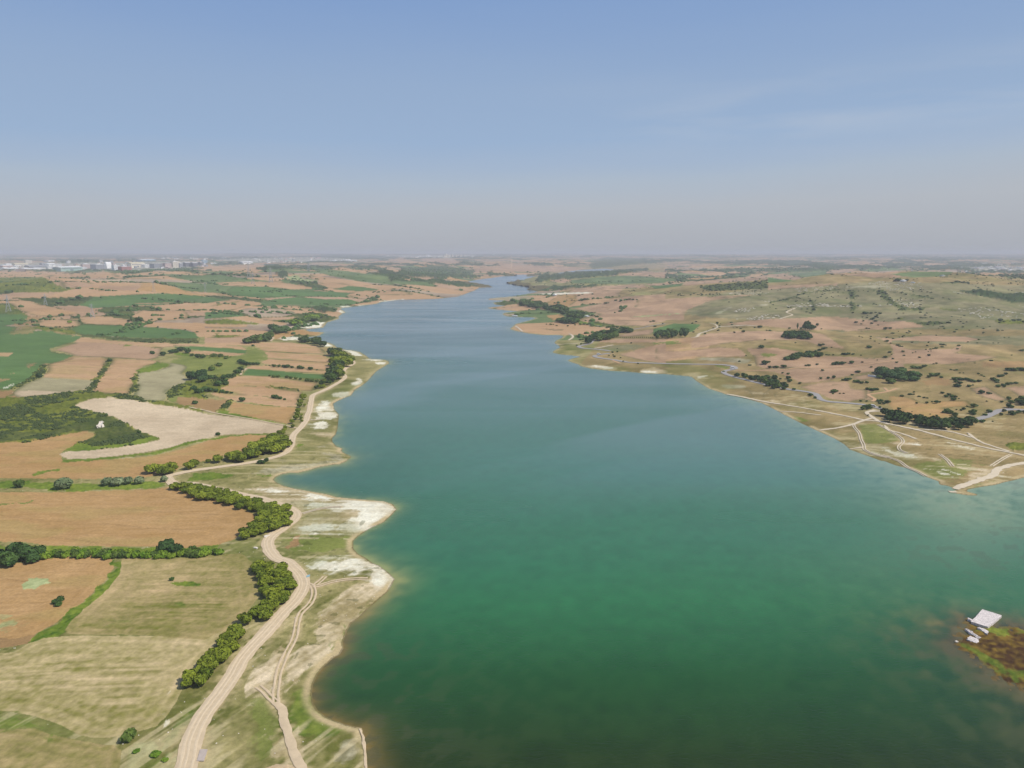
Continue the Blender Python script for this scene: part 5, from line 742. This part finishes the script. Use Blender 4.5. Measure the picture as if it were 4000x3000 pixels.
p_ = scatter(['scrub', 'scrubd'], 9000, (VY < 900) & (VS > 6) & (fbm(VX / 24, VY / 24, 111, 3) > -.2)); o = lumps('shrubs', p_, .8, SM); o['kind'] = 'stuff'; o['label'] = 'low dark shrubs spread through the rough green slopes'
p_ = scatter(['hill', 'dry'], 1000, (VY > 560) & (VY < 2300) & (VX > 200) & (VS > 40) & (fbm(VX / 70, VY / 70, 112, 3) > .14)); o = lumps('hillside_shrubs', p_, 1.9, SM, .6); o['kind'] = 'stuff'; o['label'] = 'dark shrubs sprinkled over the rocky hill'
p_ = scatter(['wood', 'scrubd'], 5600, ((VY > 2200) | (VX < 100)) & (VY > 900) & (VY < 4600) & (VS > 15)); o = lumps('distant_wood', p_, 6.0, LEAF['oak'], .7); o['kind'] = 'stuff'; o['label'] = 'far woods and hedges'
p_ = scatter(['scrubd', 'scrub', 'wood'], 3200, (VY > 600) & (VY < 2400) & (VX > 300)); o = lumps('ravine_shrubs', p_, 2.8, SM, .6); o['kind'] = 'stuff'; o['label'] = 'dark green bushes filling the ravines of the hill'
HG = [( 'L', hedge & (VY < 3200))]
k = hedge & (VY < 3500) & (VY > 980) & (VS > 20); i = np.nonzero(k)[0]; j = rng.choice(i, min(2600, len(i)), replace=False); o = lumps('distant_hedges', np.stack([VX[j], VY[j], VZ[j]], 1), 3.4, LEAF['oak'], .7); o['kind'] = 'stuff'; o['label'] = 'hedges along the far field borders'
STONE = flatmat('pale stone', (226, 216, 200), noise=.1)
p_ = scatter(['grass', 'meadow', 'rock', 'dusty'], 420, (VY < 420) & (VX < 40) & (VS > 1.5)); o = lumps('loose_stones', p_, .15, STONE, .55); o['kind'] = 'stuff'; o['label'] = 'small pale stones lying on the near shore'
p_ = scatter(['rock', 'hill'], 700, (VY > 1100) & (VY < 2200) & (VX > 300) & (fbm(VX / 60, VY / 60, 113, 2) > .3)); o = lumps('rock_outcrops', p_, 1.7, STONE, .25); o['kind'] = 'stuff'; o['label'] = 'pale rock ledges on the hill'
# ---------------------------------------------------------------- stones, slabs, boards, vehicles
def box_np(x0, x1, y0, y1, z0, z1, n=0):
    V = [(x, y, z) for x in (x0, x1) for y in (y0, y1) for z in (z0, z1)]; F = [(0,1,3,2),(4,6,7,5),(0,4,5,1),(2,3,7,6),(0,2,6,4),(1,5,7,3)]
    return V, [tuple(i + n for i in f) for f in F]
def boxes(lst):
    V = []; F = []
    for b in lst: v, f = box_np(*b, n=len(V)); V += v; F += f
    return V, F
CONC = flatmat('bleached concrete', (216, 206, 200), noise=.9, scale=3.0); CONC2 = flatmat('grey concrete', (196, 182, 170), noise=.1)
def slab(name, t, corners, z0, z1, mat, label, cat, rough=.06, grid=8, tilt=0):
    c = px(t, corners); w4 = ground(c, z1)[:, :2]; V = []; F = []
    if name != 'ruined_slab': zb = float(zat(w4[:, 0], w4[:, 1]).max()); z0 += zb - .35; z1 += zb
    def surf(z):
        n = len(V)
        for i in range(grid + 1):
            for j in range(grid + 1):
                u, v = i / grid, j / grid; p = w4[0] * (1 - u) * (1 - v) + w4[1] * u * (1 - v) + w4[2] * u * v + w4[3] * (1 - u) * v
                p = p + rng.uniform(-1, 1, 2) * rough * 2 * (1 if 0 < i < grid and 0 < j < grid else 1.5); V.append((p[0], p[1], z + (rng.uniform(-rough, rough) if z > z0 else 0) + tilt * u))
        return n
    a = surf(z1); b = surf(z0); g1 = grid + 1
    for i in range(grid):
        for j in range(grid): F.append((a + i * g1 + j, a + (i + 1) * g1 + j, a + (i + 1) * g1 + j + 1, a + i * g1 + j + 1)); F.append((b + i * g1 + j, b + i * g1 + j + 1, b + (i + 1) * g1 + j + 1, b + (i + 1) * g1 + j))
    ed = [(i * g1, (i + 1) * g1) for i in range(grid)] + [(i * g1 + grid, (i + 1) * g1 + grid) for i in range(grid)] + [(j, j + 1) for j in range(grid)] + [(grid * g1 + j, grid * g1 + j + 1) for j in range(grid)]
    for p, q in ed: F.append((a + p, a + q, b + q, b + p))
    me = mesh_np(name, V, F, mat); bm = bmesh.new(); bm.from_mesh(me); bmesh.ops.recalc_face_normals(bm, faces=bm.faces); bm.to_mesh(me); bm.free(); return tag(obj(name, me), label, cat)
sl1 = slab('ruined_slab', 'G', [(800,530),(985,330),(1300,430),(1080,605)], -.3, .85, CONC, 'large square bleached concrete slab, biggest ruin on the weedy islet', 'concrete slab', .03)
slab('ruined_slab', 'G', [(905,612),(940,600),(1090,660),(1060,705)], -.2, .75, CONC, 'narrow concrete strip just below the large square slab', 'concrete slab', .08); slab('ruined_slab', 'G', [(715,660),(745,645),(960,770),(940,790)], -.2, .6, CONC, 'broken ragged concrete strip in the middle of the ruins', 'concrete slab', .14); slab('ruined_slab', 'G', [(730,810),(790,750),(950,800),(900,860)], -.1, .5, CONC, 'lowest small concrete square with a mossy middle, on the islet', 'concrete slab', .08); slab('ruined_slab', 'G', [(740,485),(760,472),(825,495),(800,520)], -.3, .8, CONC, 'small concrete fragment at the left corner of the large slab', 'concrete slab', .1, 3)
slab('ruined_slab', 'G', [(540,845),(555,838),(590,850),(575,862)], -.3, .4, STONE, 'small white stone block at the left tip of the islet', 'stone block', .06, 3)
slab('concrete_slab', 'X', [(380,1500),(455,1258),(612,1258),(530,1500)], .0, .28, CONC2, 'flat grey rectangular concrete slab at the edge of the gravel road, nearest the camera', 'concrete slab', .015)
slab('roadside_board', 'S', [(1196,2253),(1199,2247),(1211,2244),(1208,2250)], .0, .5, flatmat('pale blue paint', (160, 192, 200)), 'small pale blue board lying beside the gravel road bend', 'board', .01, 2)
slab('chalk_block', 'D', [(910,1362),(940,1353),(985,1353),(930,1385)], .0, .3, STONE, 'flat white chalk block on the inner side of the road bend', 'stone', .08, 5); slab('chalk_block', 'D', [(797,1488),(815,1482),(850,1486),(845,1500)], .0, .3, STONE, 'thin flat white stone on the grass left of the road bend', 'stone', .08, 4); slab('chalk_block', 'A', [(1055,1275),(1075,1230),(1100,1240),(1100,1280)], 0, 1.8, STONE, 'bright white rock outcrop on the green scrub hill', 'rock', .4, 5)
PAINT = flatmat('white paint', (236, 236, 232), .4, .03, spec=.5); GLASS = flatmat('dark glass', (52, 58, 64), .15, .02, spec=.5); TYRE = flatmat('tyre rubber', (40, 40, 40))
def vehicle(name, t, x, y, ang, L, Wd, Hh, label, cat):
    g = ground(px(t, [(x, y)]))[0]; e = obj(name, None); e.location = (g[0], g[1], zat(g[0:1], g[1:2])[0] + .2 + .0004 * g[1]); e.rotation_euler = (0, 0, R(ang)); tag(e, label, cat)
    bm = bmesh.new(); prof = [(-L/2, .35), (L/2, .35), (L/2, Hh*.5), (L*.36, Hh*.58), (L*.24, Hh), (-L*.46, Hh), (-L/2, Hh*.6)]
    a = [bm.verts.new((x_, -Wd/2 + (.08 if z > Hh*.6 else 0), z)) for x_, z in prof]; b_ = [bm.verts.new((x_, Wd/2 - (.08 if z > Hh*.6 else 0), z)) for x_, z in prof]; bm.faces.new(a); bm.faces.new(b_[::-1])
    for i in range(len(prof)): bm.faces.new((a[i], b_[i], b_[(i+1) % len(prof)], a[(i+1) % len(prof)]))
    bmesh.ops.recalc_face_normals(bm, faces=bm.faces); me = bpy.data.meshes.new('body'); bm.to_mesh(me); bm.free(); me.materials.append(PAINT); obj('body', me, e)
    for s_, nm in ((1, 'window'), (-1, 'window')): obj(nm, mesh_np('window', *boxes([(-L*.4, L*.2, s_*(Wd/2-.05)-.03, s_*(Wd/2-.05)+.03, Hh*.62, Hh*.9)]), GLASS), e)
    V = [(L*.355, -Wd*.4, Hh*.6), (L*.355, Wd*.4, Hh*.6), (L*.25, Wd*.38, Hh*.97), (L*.25, -Wd*.38, Hh*.97)]; obj('windscreen', mesh_np('windscreen', [(q[0] + .03, q[1], q[2]) for q in V], [(0,1,2,3)], GLASS), e)
    for sx in (-.32, .32):
        for sy in (-1, 1):
            V = []; F = []
            for k in range(12):
                for q in (-.11, .11): V.append((L*sx + .34*math.cos(k*.5236), sy*(Wd/2-.1) + q, .34 + .34*math.sin(k*.5236)))
            F = [(2*k, 2*k+1, (2*k+3) % 24, (2*k+2) % 24) for k in range(12)] + [tuple(range(0, 24, 2)), tuple(range(23, 0, -2))]
            obj('wheel', mesh_np('wheel', V, F, TYRE), e)
vehicle('white_van', 'S', 2862, 1443, 5, 5.4, 2.1, 2.3, 'white van on the hairpin of the asphalt road, right bank', 'van'); vehicle('white_car', 'S', 3409, 1590, -25, 4.3, 1.8, 1.6, 'white car partly behind dark trees on the asphalt road', 'car'); vehicle('white_car', 'K', 1490, 931, 0, 4.6, 1.9, 1.8, 'white car at the left hairpin of the far asphalt road', 'car')
# ---------------------------------------------------------------- buildings
WALLC = {'white': (250, 249, 246), 'cream': (242, 230, 208), 'grey': (168, 170, 174), 'pink': (222, 192, 180), 'green': (178, 206, 196), 'blue': (170, 200, 220), 'dark': (112, 112, 116), 'red': (196, 120, 100)}
BM = {k: flatmat(k + ' wall', v, .8, .05, .05) for k, v in WALLC.items()}; ROOFM = {'light': flatmat('light metal roof', (254, 253, 250), .6, .05, .05), 'tile': flatmat('red tile roof', (190, 130, 104), .8, .1, .2), 'greyr': flatmat('grey roof', (186, 184, 182), .8, .08, .1), 'yellow': flatmat('cream roof', (230, 218, 178), .8, .05, .1)}; WIN = flatmat('window glass', (120, 126, 136), .3, .05)
PB = {}
def building(kind, wall, roof):
    k = (kind, wall, roof)
    if k in PB: return PB[k]
    # unit building: x -.5...5, y -.5...5, z 0..1
    if kind == 'hall':
        W_h = boxes([(-.5, .5, -.5, .5, -.6, .8)]); Rf = ([(-.52,-.52,.78),(.52,-.52,.78),(.52,0,1),(-.52,0,1),(-.52,.52,.78),(.52,.52,.78),(-.5,-.5,.7),(.5,-.5,.7)], [(0,1,2,3),(3,2,5,4),(0,3,4),(1,5,2)]); Wn = boxes([(-.44 + .1*i, -.37 + .1*i, -.515, -.49, .45, .6) for i in range(9)] + [(-.06, .06, -.515, -.49, 0, .32)])
    elif kind == 'arch':
        n = 12; V = [(x, .5*math.cos(math.pi*i/n), .15 + .85*math.sin(math.pi*i/n)) for x in (-.52, .52) for i in range(n+1)]; Rf = (V, [(i, i+1, n+2+i, n+1+i) for i in range(n)] + [tuple(range(n+1)), tuple(range(2*n+1, n, -1))]); W_h = boxes([(-.5, .5, -.5, .5, -.6, .18)]); Wn = boxes([(-.4 + .2*i, -.3 + .2*i, -.515, -.49, 0, .12) for i in range(5)])
    elif kind == 'house':
        W_h = boxes([(-.5, .5, -.5, .5, -.6, .6)]); Rf = ([(-.56,-.56,.56),(.56,-.56,.56),(.56,.56,.56),(-.56,.56,.56),(-.2,0,1),(.2,0,1)], [(0,1,5,4),(2,3,4,5),(1,2,5),(3,0,4)]); Wn = boxes([(-.35, -.2, -.515, -.49, .2, .42), (.2, .35, -.515, -.49, .2, .42), (-.06, .06, -.515, -.49, 0, .35)])
    else:
        W_h = boxes([(-.5, .5, -.5, .5, -.6, .96)]); Rf = boxes([(-.52, .52, -.52, .52, .96, 1), (-.15, .15, -.2, .2, 1, 1.08)]); nf = 4 if kind == 'block' else 9; Wn = boxes([(-.43 + .18*i, -.31 + .18*i, -.515, -.49, (f + .35) / nf * .94, (f + .8) / nf * .94) for i in range(5) for f in range(nf)])
    PB[k] = (mesh_np('wall', *W_h, BM[wall]), mesh_np('roof', *Rf, ROOFM[roof]), mesh_np('window_row', *Wn, WIN)); return PB[k]
def put(name, kind, wall, roof, t, x0, x1, yt, yb, label, cat='building', group=None, depth=None, far=0):
    c = px(t, [((x0 + x1) / 2, yb)]); g = ground(c)[0]; d = g[1] * cp_ - (g[2] - H) * sp_; s = CR[t][2]
    wd = (x1 - x0) / s * d / FL; hh = (yb - yt) / s * d / FL
    e = obj(name, None); e.location = g; e.rotation_euler = (0, 0, math.atan2(-g[0], g[1]) + R(rng.uniform(28, 58))); e.scale = (wd * .95, depth or max(wd * .5, 12), hh)
    tag(e, label, cat, group)
    for n, me in zip(('wall', 'roof', 'window_row'), building(kind, wall, roof)): obj(n, me, e)
    return e
C1 = [('hall','white','light',385,475,150,178,'white hall in the left city, above the long green hall'),('hall','cream','yellow',120,230,150,180,'wide hall with a cream roof at the left of the city'),('block','cream','light',215,270,125,152,'squat cream tower block rising at the left of the city'),('hall','green','light',485,690,178,214,'long pale green industrial hall with a white roof strip'),
 ('arch','white','light',903,965,140,200,'tall white hall with an arched roof, brightest in the city'),('block','grey','light',790,900,160,200,'broad grey office block left of the white arched hall'),('block','red','light',1030,1130,178,215,'low red and white factory right of the arched hall'),('block','white','light',970,1030,168,212,'white stepped block touching the arched hall'),
 ('block','pink','light',700,785,158,195,'pale pink block left of the broad grey office'),('hall','cream','yellow',1110,1240,142,185,'wide beige hall in the middle of the city'),('block','white','light',1225,1300,163,185,'low white villa like building before the trees, mid city'),('block','grey','greyr',1300,1400,155,190,'flat grey building right of mid city'),
 ('block','pink','greyr',1410,1478,150,190,'pink grey block left of the pale towers'),('tower','cream','light',1480,1540,135,187,'pale paired tower, highest at the right of the city'),('block','grey','light',1545,1580,150,188,'narrow grey block beside the pale paired tower'),('hall','dark','greyr',1580,1645,140,180,'dark fronted workshop, left of two'),('hall','dark','greyr',1648,1708,142,180,'dark fronted workshop, right of two'),
 ('block','dark','light',1712,1762,140,172,'building with dark arches and white frame'),('block','blue','light',1745,1790,122,150,'small pale turquoise block at the back of the city'),('hall','white','light',1800,1870,148,160,'long low white shed on the bare mound'),('hall','white','light',2070,2180,135,157,'white warehouse with grey end, right of the city'),
 ('hall','blue','light',1190,1335,115,137,'long pale blue hall on the city skyline'),('hall','pink','light',0,100,165,190,'pinkish hall at the very left edge'),('hall','white','light',20,150,190,212,'long white shed in the front row, far left'),('hall','cream','light',160,380,194,215,'very long low cream shed in the front row'),('block','white','light',575,608,130,150,'small white block on the city skyline, left part'),('hall','white','light',382,470,124,138,'white roofed hall on the city skyline, far left'),
 ('hall','grey','light',840,890,122,134,'small grey shed on the skyline above the grey office'),('block','cream','tile',640,695,160,205,'block with dark doorway right of the long green hall'),('hall','grey','greyr',230,380,168,186,'grey shed behind the very long cream shed')]
for k, w_, r_2, x0, x1, yt, yb, lab in C1: put('city_building', k, w_, r_2, '1', x0, x1, yt, yb, lab, 'building')
def infill(n, t, x0, x1, y0, y1, wpx, hpx, kinds, walls, roofs, label, group, name='city_building', cat='building'):
    for i in range(n):
        x = rng.uniform(x0, x1); y = rng.uniform(y0, y1); ww = rng.uniform(*wpx); h_ = rng.uniform(*hpx)
        put(name, kinds[int(rng.integers(len(kinds)))], walls[int(rng.integers(len(walls)))], roofs[int(rng.integers(len(roofs)))], t, x - ww/2, x + ww/2, y - h_, y, label, cat, group, depth=ww / CR[t][2] * 1.0)
KW = ['white', 'cream', 'grey', 'white', 'pink']
infill(34, '1', 0, 700, 165, 214, (18, 60), (9, 18), ['hall', 'block', 'hall'], KW, ['light', 'greyr', 'light'], 'small unremarkable building packed among the halls of the left city', 'small buildings of the left city')
infill(30, '1', 700, 1780, 140, 200, (16, 44), (9, 18), ['hall', 'block', 'block'], KW, ['light', 'greyr', 'tile'], 'small building between the bigger blocks in the middle of the city', 'small mid city buildings'); infill(14, '1', 1400, 2212, 106, 116, (16, 60), (5, 7), ['hall'], ['white'], ['light'], 'far white shed on the skyline behind the dark wood', 'skyline sheds')
infill(34, '2', 0, 660, 108, 150, (10, 44), (6, 13), ['hall', 'house', 'block'], KW, ['light', 'tile', 'greyr'], 'small building of the low town beyond the left fields', 'low town buildings'); infill(8, '2', 670, 860, 120, 138, (20, 60), (7, 11), ['hall'], ['white'], ['light'], 'white shed at the edge of the low town', 'white sheds'); infill(20, '2', 1130, 1500, 82, 106, (12, 50), (5, 9), ['hall', 'block'], KW, ['light'], 'pale building on the central skyline left of the towers', 'central skyline buildings')
for x in (1630, 1665, 1695, 1728, 1748, 1768, 1645, 1798): put('apartment_tower', 'tower', 'cream', 'light', '2', x - 10, x + 10, 72 + (x % 7) * 1.2, 99, 'cream apartment tower in the row of towers on the central skyline', 'apartment tower', 'row of towers')
put('apartment_tower', 'tower', 'white', 'light', '2', 2043, 2062, 56, 84, 'lone white tower on the skyline right of the row of towers', 'apartment tower'); infill(8, '2', 1540, 1900, 90, 104, (14, 44), (6, 9), ['hall', 'block'], ['white'], ['light'], 'low white building at the foot of the skyline towers', 'buildings at the foot of the towers')
infill(16, 'W', 1560, 2150, 235, 285, (10, 26), (6, 10), ['house'], ['white', 'cream'], ['tile', 'light'], 'small house among the trees of the lakeside village', 'village houses', 'village_house', 'house'); put('long_hall', 'hall', 'white', 'light', 'W', 1600, 1695, 234, 246, 'long white roofed hall left of the village minaret', 'hall')
infill(44, '4', 1650, 2212, 150, 236, (12, 46), (5, 10), ['hall', 'house', 'block'], ['white', 'cream', 'grey'], ['light', 'tile', 'light'], 'small pale building of the town in the right distance', 'right town buildings'); infill(9, '4', 1650, 2212, 186, 202, (40, 90), (5, 8), ['hall'], ['white'], ['light'], 'long white roofed shed in the right distance town', 'long sheds of the right town'); infill(16, '4', 600, 1400, 178, 214, (8, 24), (4, 7), ['house', 'hall'], ['white', 'cream'], ['light', 'tile'], 'scattered farm building on the far right plain', 'far farm buildings')
put('farmhouse', 'house', 'white', 'light', 'J', 700, 738, 292, 312, 'white farmhouse beside a large round tree behind the hill', 'farmhouse'); put('farmhouse', 'house', 'white', 'light', 'J', 830, 846, 318, 328, 'tiny white hut right of the farmhouse behind the hill', 'hut'); put('farmhouse', 'hall', 'white', 'light', 'J', 1190, 1215, 234, 246, 'white shed on the far slope, upper right', 'shed')
put('lakeside_hut', 'house', 'white', 'light', 'W', 582, 604, 851, 870, 'small white hut standing on the grassy spit of the far right shore', 'hut'); put('lakeside_hut', 'house', 'white', 'light', 'W', 1608, 1645, 856, 872, 'white roofed house hidden by trees at the end of the wooded belt', 'house'); put('lakeside_hut', 'house', 'cream', 'light', 'W', 1155, 1190, 548, 572, 'pale house among trees on the far quarry point', 'house'); put('lakeside_hut', 'hall', 'white', 'greyr', 'I', 1964, 1984, 598, 616, 'little white shelter beside a round tree in the brown hollows', 'shelter')
for t, x, yb, yt, lab in (('W', 1833, 282, 212, 'slim white minaret above the lakeside village'),):
    g = ground(px(t, [(x, yb)]))[0]; d = g[1] * cp_ - (g[2] - H) * sp_; hh = (yb - yt) / CR[t][2] * d / FL; e = obj('minaret', None); e.location = g; tag(e, lab, 'minaret')
    def cyl(segs, n=12):
        V = []; F = []
        for r0, z in segs: V += [(r0 * math.cos(k * 2 * math.pi / n), r0 * math.sin(k * 2 * math.pi / n), z) for k in range(n)]
        for s in range(len(segs) - 1): F += [(s*n+k, s*n+(k+1) % n, (s+1)*n+(k+1) % n, (s+1)*n+k) for k in range(n)]
        return V, F
    obj('shaft', mesh_np('shaft', *cyl([(2.2, -2), (2.2, hh*.12), (1.5, hh*.16), (1.4, hh*.8)]), BM['white']), e); obj('balcony', mesh_np('balcony', *cyl([(1.4, hh*.66), (2.3, hh*.69), (2.3, hh*.72), (1.4, hh*.72)]), BM['white']), e); obj('spire', mesh_np('spire', *cyl([(1.6, hh*.8), (.05, hh)]), ROOFM['greyr']), e)
STEEL = flatmat('galvanised steel', (176, 180, 186), .5, .03)
def bars(segs, th):
    V = []; F = []
    for p, q in segs:
        p = np.array(p, float); q = np.array(q, float); a = q - p; a /= np.linalg.norm(a); u = np.cross(a, [.31, .2, .9]); u /= np.linalg.norm(u); v = np.cross(a, u); n = len(V)
        for c_ in (p, q):
            for k in range(4): V.append(c_ + th * (u * math.cos(k*1.571+.78) + v * math.sin(k*1.571+.78)))
        F += [(n+k, n+(k+1) % 4, n+4+(k+1) % 4, n+4+k) for k in range(4)]
    return V, F
tw = []; lv = [(0, 1), (.25, .72), (.48, .46), (.68, .26), (.85, .2), (1, .04)]
for (z0, w0), (z1, w1) in zip(lv[:-1], lv[1:]):
    cs = [(-1,-1),(1,-1),(1,1),(-1,1)]
    for i, (a, b_) in enumerate(cs):
        c2, d2 = cs[(i+1) % 4]; s = .13; tw += [((a*w0*s, b_*w0*s, z0), (a*w1*s, b_*w1*s, z1)), ((a*w0*s, b_*w0*s, z0), (c2*w1*s, d2*w1*s, z1)), ((c2*w0*s, d2*w0*s, z0), (a*w1*s, b_*w1*s, z1))]
tower_me = mesh_np('lattice_mast', *bars(tw, .0045), STEEL)
arm_me = mesh_np('cross_arm', *bars([((-.2,0,0),(.2,0,0)),((-.2,0,0),(0,0,.05)),((.2,0,0),(0,0,.05)),((-.2,.0,0),(0,.02,0))], .005), STEEL)
for x, yb, yt, t, lab in ((75,575,425,'1','electricity pylon nearest the left edge, tallest in view'),(395,515,415,'1','electricity pylon behind the olive slope, second from the left'),(800,622,500,'1','electricity pylon in front of the bushy valley'),(1330,400,305,'1','electricity pylon beside the far bushy hollow'),(1775,408,320,'1','electricity pylon in the far green valley'),(2150,280,170,'1','electricity pylon under the right end of the city'),(2185,330,230,'1','electricity pylon just below the one under the city'),(130,320,190,'2','electricity pylon right of the pylon pair, against the fields'),(455,220,130,'2','electricity pylon farthest to the right')):
    g = ground(px(t, [(x, yb)]))[0]; d = g[1] * cp_ - (g[2] - H) * sp_; hh = (yb - yt) / CR[t][2] * d / FL; e = obj('electricity_pylon', None); e.location = g; e.scale = (hh, hh, hh); e.rotation_euler = (0, 0, R(25)); tag(e, lab, 'pylon'); obj('lattice_mast', tower_me, e)
    for z in (.7, .82, .93): a = obj('cross_arm', arm_me, e); a.location = (0, 0, z); a.scale = (1 - (z - .7),) * 3
print('trees', TREES)
